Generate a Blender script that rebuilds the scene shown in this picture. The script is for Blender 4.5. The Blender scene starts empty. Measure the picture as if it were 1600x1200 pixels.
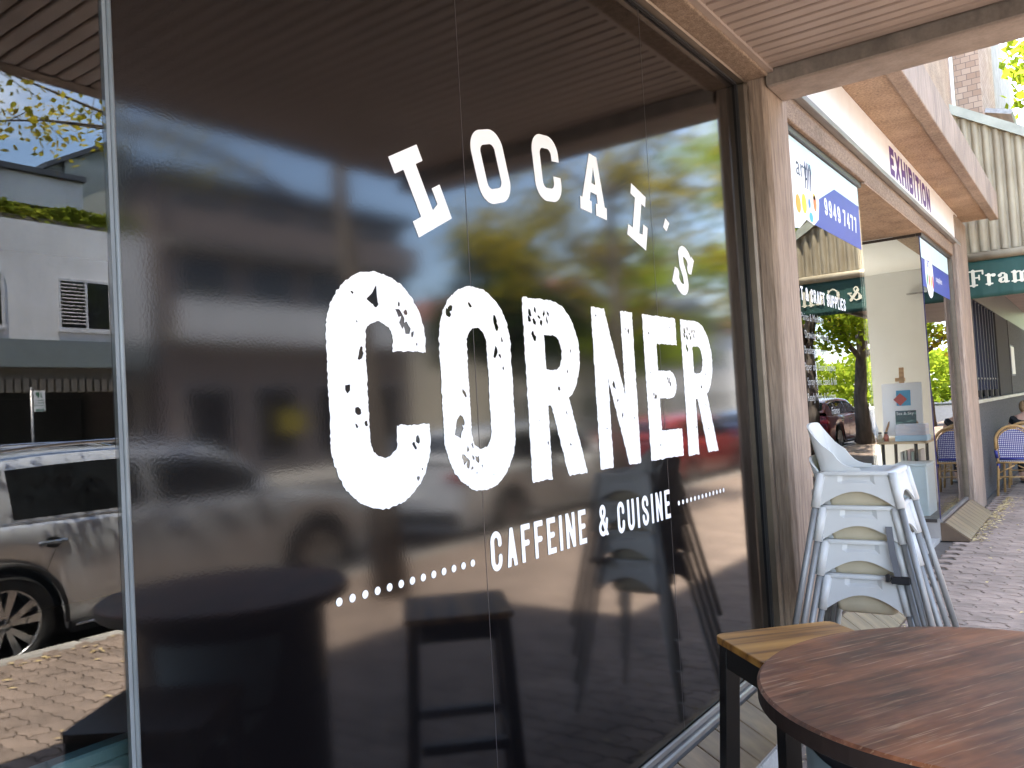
import bpy, math, random
import numpy as np
from mathutils import Vector, Matrix
R = math.radians
sc = bpy.context.scene
col = sc.collection
random.seed(7)
RNG = np.random.default_rng(11)

# ------------------------------------------------------------------ camera
YAW, PITCH, ROLL, FPX = 0.621666, 0.036251, -0.0579656, 1286.1
CAM = Vector((1.35, 0.0, 1.45))
_f = Vector((-math.sin(YAW) * math.cos(PITCH), math.cos(YAW) * math.cos(PITCH), math.sin(PITCH)))
_r0 = Vector((math.cos(YAW), math.sin(YAW), 0))
_u0 = _r0.cross(_f)
_r = math.cos(ROLL) * _r0 + math.sin(ROLL) * _u0
_u = -math.sin(ROLL) * _r0 + math.cos(ROLL) * _u0
cd = bpy.data.cameras.new('camera')
cam = bpy.data.objects.new('camera', cd)
col.objects.link(cam)
cd.sensor_width = 36
cd.lens = 36 * FPX / 1600
cd.clip_start = 0.05
cd.clip_end = 2000
cam.matrix_world = Matrix(((_r.x, _u.x, -_f.x, CAM.x), (_r.y, _u.y, -_f.y, CAM.y), (_r.z, _u.z, -_f.z, CAM.z), (0, 0, 0, 1)))
sc.camera = cam

# ------------------------------------------------------------------ sky, sun, exposure
SUN_TO = Vector((-0.41, -0.80, 2.95)).normalized()
w = bpy.data.worlds.new('World')
sc.world = w
w.use_nodes = True
nt = w.node_tree
bg = nt.nodes['Background']
sky = nt.nodes.new('ShaderNodeTexSky')
sky.sky_type = 'NISHITA'
sky.sun_disc = False
sky.sun_elevation = math.asin(SUN_TO.z)
sky.sun_rotation = math.atan2(SUN_TO.x, SUN_TO.y) % (2 * math.pi)
sky.air_density = 1.0
sky.dust_density = 1.0
sky.ozone_density = 1.4
# thin fair-weather cloud over the whole sky
_tc = nt.nodes.new('ShaderNodeTexCoord')
_mp = nt.nodes.new('ShaderNodeMapping'); _mp.inputs['Scale'].default_value = (1.0, 1.0, 2.6)
_nz = nt.nodes.new('ShaderNodeTexNoise'); _nz.inputs['Scale'].default_value = 2.3; _nz.inputs['Detail'].default_value = 7; _nz.inputs['Roughness'].default_value = 0.58
_mr = nt.nodes.new('ShaderNodeMapRange'); _mr.inputs['From Min'].default_value = 0.49; _mr.inputs['From Max'].default_value = 0.72; _mr.inputs['To Max'].default_value = 0.65
_mx = nt.nodes.new('ShaderNodeMix'); _mx.data_type = 'RGBA'; _mx.inputs[7].default_value = (9.0, 9.0, 9.2, 1)
nt.links.new(_tc.outputs['Generated'], _mp.inputs[0]); nt.links.new(_mp.outputs[0], _nz.inputs['Vector']); nt.links.new(_nz.outputs['Fac'], _mr.inputs['Value'])
nt.links.new(_mr.outputs[0], _mx.inputs[0]); nt.links.new(sky.outputs[0], _mx.inputs[6])
nt.links.new(_mx.outputs[2], bg.inputs[0])
bg.inputs[1].default_value = 0.15
sl = bpy.data.lights.new('sun', 'SUN')
sl.energy = 5.0
sl.angle = R(0.5)
sl.color = (1.0, 0.93, 0.82)
so = bpy.data.objects.new('sun', sl)
col.objects.link(so)
so.location = (0, 0, 30)
so.rotation_euler = SUN_TO.to_track_quat('Z', 'Y').to_euler()
sc.view_settings.view_transform = 'Standard'
sc.view_settings.look = 'None'
sc.view_settings.gamma = 1
sc.view_settings.exposure = 3.22
cy = sc.cycles
cy.use_denoising = True
cy.max_bounces = 9
cy.diffuse_bounces = 5
cy.glossy_bounces = 5
cy.transmission_bounces = 6
cy.transparent_max_bounces = 16
cy.caustics_reflective = False
cy.caustics_refractive = False
cy.sample_clamp_indirect = 10

# ------------------------------------------------------------------ helpers
ORG = {}


def tag(o, label=None, cat=None, group=None, kind=None):
    if label: o['label'] = label
    if cat: o['category'] = cat
    if group: o['group'] = group
    if kind: o['kind'] = kind
    return o


def thing(name, label, cat, loc=(0, 0, 0), group=None):
    o = bpy.data.objects.new(name, None)
    o.empty_display_size = 0.1
    col.objects.link(o)
    o.location = loc
    ORG[o] = Vector(loc)
    return tag(o, label, cat, group)


def link(name, me, parent=None):
    o = bpy.data.objects.new(name, me)
    col.objects.link(o)
    if parent is not None:
        o.parent = parent
    return o


def copy_tree(o, parent=None):
    c = o.copy()
    col.objects.link(c)
    if parent is not None:
        c.parent = parent
    for ch in list(o.children):
        copy_tree(ch, c)
    return c


class MB:
    def __init__(s):
        s.v = []; s.f = []; s.mi = []; s.sm = []; s.m = 0

    def add(s, vs, fs, smooth=False):
        b = len(s.v)
        s.v.extend([tuple(v) for v in vs])
        for f in fs:
            s.f.append([b + i for i in f]); s.mi.append(s.m); s.sm.append(smooth)
        return s

    def box(s, lo, hi, rot=None, piv=None):
        x0, y0, z0 = lo; x1, y1, z1 = hi
        vs = [Vector(p) for p in ((x0, y0, z0), (x1, y0, z0), (x1, y1, z0), (x0, y1, z0), (x0, y0, z1), (x1, y0, z1), (x1, y1, z1), (x0, y1, z1))]
        if rot is not None:
            pv = Vector(piv) if piv is not None else (vs[0] + vs[6]) / 2
            vs = [rot @ (v - pv) + pv for v in vs]
        return s.add(vs, [(0, 3, 2, 1), (4, 5, 6, 7), (0, 1, 5, 4), (1, 2, 6, 5), (2, 3, 7, 6), (3, 0, 4, 7)])

    def sheet(s, lo, hi):
        """glass sheet: the two large faces only"""
        x0, y0, z0 = lo; x1, y1, z1 = hi
        d = (x1 - x0, y1 - y0, z1 - z0); k = d.index(min(d))
        if k == 0: q = [[(x, y0, z0), (x, y1, z0), (x, y1, z1), (x, y0, z1)] for x in (x1, x0)]
        elif k == 1: q = [[(x0, y, z0), (x1, y, z0), (x1, y, z1), (x0, y, z1)] for y in (y0, y1)]
        else: q = [[(x0, y0, z), (x1, y0, z), (x1, y1, z), (x0, y1, z)] for z in (z1, z0)]
        s.add(q[0], [(0, 1, 2, 3)]); s.add(q[1], [(3, 2, 1, 0)])
        return s

    def cbox(s, lo, hi, c=0.01):
        """box with chamfered vertical and horizontal edges"""
        x0, y0, z0 = lo; x1, y1, z1 = hi
        c = min(c, (x1 - x0) / 2.1, (y1 - y0) / 2.1, (z1 - z0) / 2.1)
        rings = []
        for z, k in ((z0, c), (z0 + c, 0), (z1 - c, 0), (z1, c)):
            rings.append([(x0 + k + c * (k == 0), y0 + k, z), (x1 - k - c * (k == 0), y0 + k, z), (x1 - k, y0 + k + c * (k == 0), z), (x1 - k, y1 - k - c * (k == 0), z),
                          (x1 - k - c * (k == 0), y1 - k, z), (x0 + k + c * (k == 0), y1 - k, z), (x0 + k, y1 - k - c * (k == 0), z), (x0 + k, y0 + k + c * (k == 0), z)])
        vs = [p for r_ in rings for p in r_]
        fs = [tuple(range(7, -1, -1)), tuple(range(24, 32))]
        for a in range(3):
            for i in range(8):
                j = (i + 1) % 8
                fs.append((a * 8 + i, a * 8 + j, a * 8 + 8 + j, a * 8 + 8 + i))
        return s.add(vs, fs)

    def tube(s, pts, rad, n=10, cap=True, smooth=True):
        pts = [Vector(p) for p in pts]
        if not hasattr(rad, '__len__'): rad = [rad] * len(pts)
        vs = []; fs = []
        up = None
        for i, p in enumerate(pts):
            d = (pts[min(i + 1, len(pts) - 1)] - pts[max(i - 1, 0)]).normalized()
            if up is None:
                up = d.cross(Vector((0.3, 0.9, 0.31)) if abs(d.y) < 0.9 else Vector((0.9, 0.1, 0.4))).normalized()
            a = (up - d * up.dot(d)).normalized(); up = a
            b = d.cross(a)
            for k in range(n):
                t = 2 * math.pi * k / n
                vs.append(p + (a * math.cos(t) + b * math.sin(t)) * rad[i])
        for i in range(len(pts) - 1):
            for k in range(n):
                k2 = (k + 1) % n
                fs.append((i * n + k, i * n + k2, i * n + n + k2, i * n + n + k))
        s.add(vs, fs, smooth)
        if cap:
            b = len(s.v) - len(vs)
            s.f.append([b + k for k in range(n - 1, -1, -1)]); s.mi.append(s.m); s.sm.append(False)
            e = b + (len(pts) - 1) * n
            s.f.append([e + k for k in range(n)]); s.mi.append(s.m); s.sm.append(False)
        return s

    def prism(s, poly, fn, a, b):
        """poly: 2-D points; fn(u, v, w) -> 3-D; extruded from w=a to w=b"""
        n = len(poly)
        vs = [fn(u, v, a) for u, v in poly] + [fn(u, v, b) for u, v in poly]
        fs = [tuple(range(n - 1, -1, -1)), tuple(range(n, 2 * n))]
        for i in range(n):
            j = (i + 1) % n
            fs.append((i, j, n + j, n + i))
        return s.add(vs, fs)

    def lathe(s, prof, fn, n=32, smooth=True):
        """prof: (radius, height); fn(x, y, h) -> 3-D"""
        vs = []; fs = []
        for r_, h in prof:
            for k in range(n):
                t = 2 * math.pi * k / n
                vs.append(fn(r_ * math.cos(t), r_ * math.sin(t), h))
        for i in range(len(prof) - 1):
            for k in range(n):
                k2 = (k + 1) % n
                fs.append((i * n + k, i * n + k2, i * n + n + k2, i * n + n + k))
        return s.add(vs, fs, smooth)

    def grid(s, rows, smooth=True, closed=False):
        m = len(rows[0]); vs = [p for r_ in rows for p in r_]; fs = []
        for i in range(len(rows) - 1):
            for k in range(m if closed else m - 1):
                k2 = (k + 1) % m
                fs.append((i * m + k, i * m + k2, i * m + m + k2, i * m + m + k))
        return s.add(vs, fs, smooth)

    def mesh(s, name, mats, org=Vector((0, 0, 0))):
        me = bpy.data.meshes.new(name)
        o = Vector(org)
        me.from_pydata([(v[0] - o.x, v[1] - o.y, v[2] - o.z) for v in s.v], [], s.f)
        if not isinstance(mats, (list, tuple)): mats = [mats]
        for m in mats: me.materials.append(m)
        me.polygons.foreach_set('material_index', s.mi)
        me.polygons.foreach_set('use_smooth', s.sm)
        me.update()
        return me

    def build(s, name, mats, parent=None, bevel=0, sub=0, loc=None):
        org = ORG[parent] if parent is not None else (Vector(loc) if loc is not None else Vector((0, 0, 0)))
        o = link(name, s.mesh(name, mats, org), parent)
        if parent is None and loc is not None: o.location = loc
        ORG[o] = org
        if bevel:
            b = o.modifiers.new('bevel', 'BEVEL'); b.width = bevel; b.segments = 2; b.limit_method = 'ANGLE'; b.angle_limit = R(40)
        if sub:
            m = o.modifiers.new('sub', 'SUBSURF'); m.levels = sub; m.render_levels = sub
        return o


def B(lo, hi): return MB().box(lo, hi)


# ------------------------------------------------------------------ materials
def new_mat(name):
    m = bpy.data.materials.new(name)
    m.use_nodes = True
    t = m.node_tree
    return m, t, t.nodes['Principled BSDF'], t.nodes['Material Output']


def N(t, kind, **kw):
    n = t.nodes.new(kind)
    for k, v in kw.items():
        if k in n.inputs: n.inputs[k].default_value = v
        else: setattr(n, k, v)
    return n


def coords(t, scale=(1, 1, 1), kind='Object', rot=(0, 0, 0)):
    tc = N(t, 'ShaderNodeTexCoord')
    mp = N(t, 'ShaderNodeMapping')
    if any(rot):   # rotate first, then stretch
        mp.vector_type = 'TEXTURE'
        scale = tuple(1 / s for s in scale)
    mp.inputs['Scale'].default_value = scale
    mp.inputs['Rotation'].default_value = rot
    t.links.new(tc.outputs[kind], mp.inputs['Vector'])
    return mp.outputs['Vector']


def ramp(t, fac, stops):
    r_ = N(t, 'ShaderNodeValToRGB')
    e = r_.color_ramp.elements
    while len(e) < len(stops): e.new(0.5)
    for el, (p, c) in zip(e, stops):
        el.position = p; el.color = (c[0], c[1], c[2], 1)
    t.links.new(fac, r_.inputs['Fac'])
    return r_.outputs['Color']


def bump(t, bs, height, strength, dist=0.01):
    b = N(t, 'ShaderNodeBump')
    b.inputs['Strength'].default_value = strength
    b.inputs['Distance'].default_value = dist
    t.links.new(height, b.inputs['Height'])
    t.links.new(b.outputs['Normal'], bs.inputs['Normal'])


def noise(t, vec, scale, detail=4, rough=0.55, dist=0.0):
    n = N(t, 'ShaderNodeTexNoise')
    n.inputs['Scale'].default_value = scale; n.inputs['Detail'].default_value = detail
    n.inputs['Roughness'].default_value = rough; n.inputs['Distortion'].default_value = dist
    t.links.new(vec, n.inputs['Vector'])
    return n.outputs['Fac']


def mat(name, c, rough=0.6, metal=0.0, c2=None, var=0.15, scale=6.0, stretch=(1, 1, 1), bmp=0.0, bscale=80.0, bdist=0.004, coat=0.0, spec=0.5, rnd=0.0, detail=5, c3=None, fine=0.0, dirt=0.0, dscale=2.2, dstretch=(1, 1, 0.35)):
    m, t, bs, out = new_mat(name)
    vec = coords(t, stretch)
    if c2 is None:
        c2 = tuple(min(1, x * (1 + var)) for x in c); c = tuple(x * (1 - var) for x in c)
    st = [(0.3, c), (0.7, c2)] if c3 is None else [(0.25, c), (0.5, c2), (0.75, c3)]
    colr = ramp(t, noise(t, vec, scale, detail), st)
    if rnd:
        oi = N(t, 'ShaderNodeObjectInfo')
        hs = N(t, 'ShaderNodeHueSaturation')
        mr = N(t, 'ShaderNodeMapRange')
        mr.inputs['To Min'].default_value = 1 - rnd; mr.inputs['To Max'].default_value = 1 + rnd
        t.links.new(oi.outputs['Random'], mr.inputs['Value'])
        t.links.new(mr.outputs[0], hs.inputs['Value'])
        t.links.new(colr, hs.inputs['Color'])
        colr = hs.outputs['Color']
    if fine:
        hs = N(t, 'ShaderNodeHueSaturation')
        mr = N(t, 'ShaderNodeMapRange')
        mr.inputs['From Min'].default_value = 0.3; mr.inputs['From Max'].default_value = 0.7
        mr.inputs['To Min'].default_value = 1 - fine; mr.inputs['To Max'].default_value = 1 + fine
        t.links.new(noise(t, vec, bscale, 3), mr.inputs['Value'])
        t.links.new(mr.outputs[0], hs.inputs['Value']); t.links.new(colr, hs.inputs['Color'])
        colr = hs.outputs['Color']
    if dirt:   # stains and grime laid over the surface in world space
        ge = N(t, 'ShaderNodeNewGeometry')
        mp = N(t, 'ShaderNodeMapping'); mp.inputs['Scale'].default_value = dstretch
        t.links.new(ge.outputs['Position'], mp.inputs['Vector'])
        hs = N(t, 'ShaderNodeHueSaturation'); mr = N(t, 'ShaderNodeMapRange')
        mr.inputs['From Min'].default_value = 0.36; mr.inputs['From Max'].default_value = 0.58
        mr.inputs['To Min'].default_value = 1 - dirt; mr.inputs['To Max'].default_value = 1.04
        t.links.new(noise(t, mp.outputs[0], dscale, 6, 0.68), mr.inputs['Value'])
        t.links.new(mr.outputs[0], hs.inputs['Value']); t.links.new(colr, hs.inputs['Color'])
        colr = hs.outputs['Color']
    t.links.new(colr, bs.inputs['Base Color'])
    bs.inputs['Roughness'].default_value = rough
    bs.inputs['Metallic'].default_value = metal
    bs.inputs['Coat Weight'].default_value = coat
    bs.inputs['Specular IOR Level'].default_value = spec
    if bmp:
        bump(t, bs, noise(t, vec, bscale, 4), bmp, bdist)
    return m


def glass_mat(name, tint=(0.985, 0.993, 0.99), ior=1.52, gain=1.9):
    """thin window glass: both faces reflect by Fresnel, the rest passes straight through"""
    m, t, bs, out = new_mat(name)
    t.nodes.remove(bs)
    fr = N(t, 'ShaderNodeFresnel'); fr.inputs['IOR'].default_value = ior
    ml = N(t, 'ShaderNodeMath', operation='MULTIPLY'); ml.inputs[1].default_value = gain
    ml.use_clamp = True
    t.links.new(fr.outputs[0], ml.inputs[0])
    tr = N(t, 'ShaderNodeBsdfTransparent'); tr.inputs[0].default_value = (*tint, 1)
    gl = N(t, 'ShaderNodeBsdfGlossy'); gl.inputs['Roughness'].default_value = 0.0
    nz = noise(t, coords(t), 2.5, 1)
    b = N(t, 'ShaderNodeBump'); b.inputs['Strength'].default_value = 0.03; b.inputs['Distance'].default_value = 0.004
    t.links.new(nz, b.inputs['Height']); t.links.new(b.outputs[0], gl.inputs['Normal'])
    mx = N(t, 'ShaderNodeMixShader')
    t.links.new(ml.outputs[0], mx.inputs[0]); t.links.new(tr.outputs[0], mx.inputs[1]); t.links.new(gl.outputs[0], mx.inputs[2])
    t.links.new(mx.outputs[0], out.inputs[0])
    return m


def leaf_mat(name, stops, trans=0.45, scale=2.5):
    m, t, bs, out = new_mat(name)
    t.nodes.remove(bs)
    v = coords(t)
    a = noise(t, v, scale, 2); b_ = noise(t, v, 23.0, 2, 0.8)
    ad = N(t, 'ShaderNodeMath', operation='ADD'); t.links.new(a, ad.inputs[0]); t.links.new(b_, ad.inputs[1])
    hf = N(t, 'ShaderNodeMath', operation='MULTIPLY'); hf.inputs[1].default_value = 0.5; t.links.new(ad.outputs[0], hf.inputs[0])
    c = ramp(t, hf.outputs[0], stops)
    d = N(t, 'ShaderNodeBsdfDiffuse'); tr = N(t, 'ShaderNodeBsdfTranslucent')
    t.links.new(c, d.inputs[0]); t.links.new(c, tr.inputs[0])
    mx = N(t, 'ShaderNodeMixShader'); mx.inputs[0].default_value = trans
    t.links.new(d.outputs[0], mx.inputs[1]); t.links.new(tr.outputs[0], mx.inputs[2])
    t.links.new(mx.outputs[0], out.inputs[0])
    return m


def film_mat():
    m, t, bs, out = new_mat('black_vinyl_film')
    v = coords(t)
    bs.inputs['Base Color'].default_value = (0.0040, 0.0033, 0.0036, 1)
    bs.inputs['Roughness'].default_value = 0.075
    bs.inputs['IOR'].default_value = 1.60
    n1 = noise(t, v, 190, 2, 0.5)
    n2 = noise(t, coords(t, (1, 0.35, 1)), 9, 2, 0.5)
    a = N(t, 'ShaderNodeMath', operation='MULTIPLY'); a.inputs[1].default_value = 2.5
    t.links.new(n2, a.inputs[0])
    s = N(t, 'ShaderNodeMath', operation='ADD'); t.links.new(n1, s.inputs[0]); t.links.new(a.outputs[0], s.inputs[1])
    bump(t, bs, s.outputs[0], 0.05, 0.0006)
    return m


def wood_mat(name, stops, sc_=(1, 1, 1), rough=0.45, wave=18, dist=6, rot=0, coat=0.0):
    m, t, bs, out = new_mat(name)
    v = coords(t, sc_, rot=(0, 0, rot))
    ring = noise(t, coords(t, (sc_[0] * 0.35, sc_[1], 1), rot=(0, 0, rot)), wave * 0.45, 1.5, 0.4, 0.4)
    pm = N(t, 'ShaderNodeMath', operation='MULTIPLY'); pm.inputs[1].default_value = 15.0
    t.links.new(ring, pm.inputs[0])
    wv = N(t, 'ShaderNodeMath', operation='PINGPONG'); wv.inputs[1].default_value = 1.0
    t.links.new(pm.outputs[0], wv.inputs[0])
    v2 = coords(t, (sc_[0] * 0.08, 1, 1), rot=(0, 0, rot))
    nz = noise(t, v2, 60, 4, 0.6)
    mx = N(t, 'ShaderNodeMath', operation='MULTIPLY_ADD'); mx.inputs[1].default_value = 0.5
    t.links.new(wv.outputs[0], mx.inputs[0])
    h = N(t, 'ShaderNodeMath', operation='MULTIPLY'); h.inputs[1].default_value = 0.6; t.links.new(nz, h.inputs[0])
    t.links.new(h.outputs[0], mx.inputs[2])
    t.links.new(ramp(t, mx.outputs[0], stops), bs.inputs['Base Color'])
    bs.inputs['Roughness'].default_value = rough; bs.inputs['Coat Weight'].default_value = coat
    bump(t, bs, mx.outputs[0], 0.15, 0.001)
    return m


M = {}
M['film'] = film_mat()
M['clear'] = glass_mat('clear_glass', gain=1.1)
M['shopglass'] = glass_mat('shop_glass', gain=1.0)
M['vinyl'] = mat('white_vinyl', (0.86, 0.86, 0.86), 0.45, var=0.01)
M['seam'] = mat('film_seam', (0.06, 0.05, 0.05), 0.3)
M['silicone'] = mat('glass_joint', (0.16, 0.18, 0.19), 0.35, var=0.2, scale=30, stretch=(1, 1, 0.2))
M['bronze'] = mat('bronze_frame', (0.16, 0.13, 0.10), 0.35, metal=0.6, var=0.12, scale=12)
M['darkbronze'] = mat('dark_bronze_frame', (0.045, 0.035, 0.03), 0.4, metal=0.2)
M['rubber'] = mat('black_gasket', (0.012, 0.011, 0.011), 0.6)
M['alu'] = mat('grey_aluminium', (0.32, 0.31, 0.30), 0.4, metal=0.7, var=0.25, scale=20, stretch=(1, 0.1, 1))
M['pillar'] = mat('scratched_render', (0.2295, 0.1658, 0.1232), 0.85, c2=(0.3655, 0.2805, 0.2125), scale=52, stretch=(1, 1, 0.07), bmp=0.9, bscale=120, bdist=0.004, fine=0.2, dirt=0.28)
M['lintel'] = mat('pebble_render_lintel', (0.204, 0.1403, 0.0935), 0.9, c2=(0.3315, 0.2422, 0.17), scale=45, stretch=(1, 0.6, 1), bmp=0.8, bscale=170, bdist=0.004, fine=0.3, dirt=0.25, dstretch=(1, .5, 1))
M['pebble'] = mat('pebble_render', (0.289, 0.1955, 0.1275), 0.9, c2=(0.3825, 0.272, 0.1827), scale=4, bmp=0.9, bscale=60, bdist=0.006, fine=0.35, dirt=0.2, dstretch=(1, 1, 1))
M['soffit'] = mat('painted_soffit', (0.357, 0.2848, 0.238), 0.55, var=0.06, scale=2, dirt=0.13, dscale=1.4, dstretch=(0.5, 1, 1))
M['soffitdark'] = mat('soffit_groove', (0.20, 0.15, 0.12), 0.7)
M['beam'] = mat('weathered_concrete', (0.289, 0.2338, 0.1913), 0.8, c2=(0.3825, 0.3145, 0.2635), scale=7, bmp=0.3, bscale=70, fine=0.08, dirt=0.3, dstretch=(.6, 1, 1))
M['beamdark'] = mat('dark_streaked_concrete', (0.1615, 0.1403, 0.119), 0.8, c2=(0.2465, 0.2125, 0.1827), scale=9, bmp=0.3, bscale=60, fine=0.1, dirt=0.35, dstretch=(1.5, 1, .3))  # darker, streakier tone for the front face of the end beam
M['tile'] = mat('glazed_brown_tile', (0.102, 0.06375, 0.034), 0.45, c2=(0.221, 0.153, 0.08075), scale=9, rnd=0.15, stretch=(0.5, 1.6, 1), dirt=0.25)
M['grout'] = mat('grey_grout', (0.30, 0.27, 0.24), 0.9, bmp=0.4)
M['paver'] = mat('pink_brown_paver', (0.2082, 0.153, 0.119), 0.85, c2=(0.2932, 0.221, 0.1742), scale=5, rnd=0.12, bmp=0.35, bscale=260, bdist=0.002, fine=0.15, dirt=0.3, dscale=3.0, dstretch=(1, 1, 1))
M['sand'] = mat('dark_joint_sand', (0.085, 0.068, 0.055), 0.95, bmp=0.5, bscale=120)
M['asphalt'] = mat('asphalt', (0.055, 0.055, 0.058), 0.85, var=0.2, scale=3, bmp=0.4, bscale=200, fine=0.2)
M['concrete'] = mat('pale_concrete', (0.36, 0.34, 0.31), 0.85, var=0.12, scale=5, bmp=0.3, bscale=90, fine=0.08)
M['blackmetal'] = mat('black_powdercoat', (0.012, 0.011, 0.011), 0.42, var=0.2, bmp=0.1, bscale=300)
M['seatwood'] = wood_mat('golden_pine', [(0.25, (0.14, 0.055, 0.012)), (0.45, (0.34, 0.155, 0.035)), (0.75, (0.46, 0.23, 0.055))], (0.5, 1.5, 1), 0.42, wave=7, dist=9)
M['white_plastic'] = mat('white_plastic', (0.544, 0.5355, 0.5142), 0.42, var=0.03)
M['cream_plastic'] = mat('cream_plastic', (0.4675, 0.3995, 0.2805), 0.5, var=0.10, scale=9)
M['steel_leg'] = mat('silver_grey_tube', (0.255, 0.2507, 0.2422), 0.5, metal=0.3, var=0.08, bmp=0.05, bscale=400)
M['strap'] = mat('grey_webbing', (0.13, 0.13, 0.14), 0.8)
M['blackplastic'] = mat('black_plastic', (0.012, 0.012, 0.014), 0.35)
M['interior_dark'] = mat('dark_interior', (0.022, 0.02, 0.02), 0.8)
M['teal'] = mat('teal_panel', (0.085, 0.17, 0.175), 0.6, var=0.15, scale=14, bmp=0.2, bscale=200)
M['whitewall'] = mat('white_interior_paint', (0.5865, 0.595, 0.5865), 0.7, var=0.02)
M['whitepaint'] = mat('white_render', (0.70, 0.69, 0.68), 0.8, var=0.05, scale=1.2, dirt=0.16, dscale=1.2, dstretch=(1, 1, .3))
M['red_plastic'] = mat('red_card', (0.42, 0.05, 0.04), 0.5)


# ------------------------------------------------------------------ lettering: distance fields cut into flat vinyl meshes
def arc(cx, cy, rx, ry, a0, a1, n=14):
    return [(cx + rx * math.cos(R(a0 + (a1 - a0) * i / n)), cy + ry * math.sin(R(a0 + (a1 - a0) * i / n))) for i in range(n + 1)]


# centre lines in a unit box; values outside 0..1 run past the edge and are cut flat by the box
GL = {
    'A': (1.0, [[(-0.06, -0.3), (0.5, 1.02), (1.06, -0.3)], [(0.2, 0.26), (0.8, 0.26)]]),
    'B': (1.0, [[(0, -0.3), (0, 1.3)], [(-.2, 1), (0.6, 1)] + arc(0.55, 0.76, 0.42, 0.24, 90, -90) + [(0, 0.52)], [(-.2, 0), (0.6, 0)] + arc(0.55, 0.26, 0.45, 0.26, -90, 90)]),
    'C': (1.0, [[(1.0, 0.70)] + arc(0.5, 0.78, 0.5, 0.22, 0, 180) + arc(0.5, 0.22, 0.5, 0.22, 180, 360) + [(1.0, 0.30)]]),
    'D': (1.0, [[(0, -0.3), (0, 1.3)], [(-.2, 1), (0.5, 1)] + arc(0.5, 0.7, 0.5, 0.3, 90, 0) + arc(0.5, 0.3, 0.5, 0.3, 0, -90) + [(-.2, 0)]]),
    'E': (0.92, [[(0, -0.3), (0, 1.3)], [(0, 1), (1.4, 1)], [(0, 0.52), (0.85, 0.52)], [(0, 0), (1.4, 0)]]),
    'F': (0.9, [[(0, -0.3), (0, 1.3)], [(0, 1), (1.4, 1)], [(0, 0.5), (0.85, 0.5)]]),
    'G': (1.0, [[(1.0, 0.72)] + arc(0.5, 0.78, 0.5, 0.22, 0, 180) + arc(0.5, 0.22, 0.5, 0.22, 180, 360) + [(1.0, 0.48), (0.6, 0.48)]]),
    'H': (1.0, [[(0, -0.3), (0, 1.3)], [(1, -0.3), (1, 1.3)], [(0, 0.5), (1, 0.5)]]),
    'I': (0.0, [[(0.5, -0.3), (0.5, 1.3)]]),
    'L': (0.85, [[(0, 1.3), (0, 0), (1.4, 0)]]),
    'N': (1.05, [[(0, -0.3), (0, 1.3)], [(1, -0.3), (1, 1.3)], [(-0.04, 1.12), (1.04, -0.12)]]),
    'O': (1.0, [arc(0.5, 0.78, 0.5, 0.22, 0, 180) + arc(0.5, 0.22, 0.5, 0.22, 180, 360) + [(1.0, 0.78)]]),
    'P': (1.0, [[(0, -0.3), (0, 1.3)], [(-.2, 1), (0.5, 1)] + arc(0.5, 0.74, 0.5, 0.26, 90, -90) + [(0, 0.48)]]),
    'R': (1.0, [[(0, -0.3), (0, 1.3)], [(-.2, 1), (0.5, 1)] + arc(0.5, 0.755, 0.46, 0.245, 90, -90) + [(0.02, 0.51)], [(0.52, 0.5), (1.10, -0.3)]]),
    'S': (1.0, [[(1.0, 0.74)] + arc(0.5, 0.78, 0.5, 0.22, 10, 180, 10) + [(0.06, 0.66), (0.3, 0.55), (0.72, 0.44), (0.95, 0.33)] + arc(0.5, 0.22, 0.5, 0.22, 10, -180, 16) + [(0, 0.28)]]),
    'T': (0.95, [[(0.5, -0.3), (0.5, 1)], [(-.4, 1), (1.4, 1)]]),
    'U': (1.0, [[(0, 1.3), (0, 0.25)] + arc(0.5, 0.22, 0.5, 0.22, 180, 360) + [(1, 1.3)]]),
    'X': (1.1, [[(-0.16, -0.3), (1.16, 1.3)], [(-0.16, 1.3), (1.16, -0.3)]]),
    '&': (1.2, [[(1.12, -0.2), (0.2, 0.72)] + arc(0.45, 0.82, 0.27, 0.18, 200, -20, 12) + [(0.66, 0.68), (0.12, 0.38)] + arc(0.42, 0.22, 0.42, 0.22, 150, 300, 10) + [(0.86, 0.22), (1.0, 0.5)]]),
    '4': (1.0, [[(0.78, -0.3), (0.78, 1.02), (0.0, 0.3), (1.3, 0.3)]]),
    '7': (0.95, [[(-.3, 1), (0.98, 1), (0.36, -0.3)]]),
    '9': (1.0, [arc(0.5, 0.7, 0.5, 0.3, 0, 360, 24), [(1, 0.72), (1.0, 0.25)] + arc(0.5, 0.22, 0.5, 0.22, 0, -150)]),
    '1': (0.4, [[(0.6, -0.3), (0.6, 1.3)], [(0.6, 1.0), (0.0, 0.75)]]),
}


def seg_dist(X, Y, pts):
    d = np.full(X.shape, 1e9)
    for (x0, y0), (x1, y1) in zip(pts[:-1], pts[1:]):
        dx, dy = x1 - x0, y1 - y0
        L = dx * dx + dy * dy
        if L < 1e-14: continue
        t = np.clip(((X - x0) * dx + (Y - y0) * dy) / L, 0, 1)
        d = np.minimum(d, np.hypot(X - x0 - t * dx, Y - y0 - t * dy))
    return d


def poly_in(X, Y, poly):
    ins = np.zeros(X.shape, bool)
    n = len(poly)
    for i in range(n):
        x0, y0 = poly[i]; x1, y1 = poly[(i + 1) % n]
        c = ((y0 > Y) != (y1 > Y))
        xi = (x1 - x0) * (Y - y0) / ((y1 - y0) if abs(y1 - y0) > 1e-12 else 1e-12) + x0
        ins ^= c & (X < xi)
    return ins


def poly_sdf(X, Y, poly):
    d = seg_dist(X, Y, list(poly) + [poly[0]])
    return np.where(poly_in(X, Y, poly), -d, d)


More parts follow.
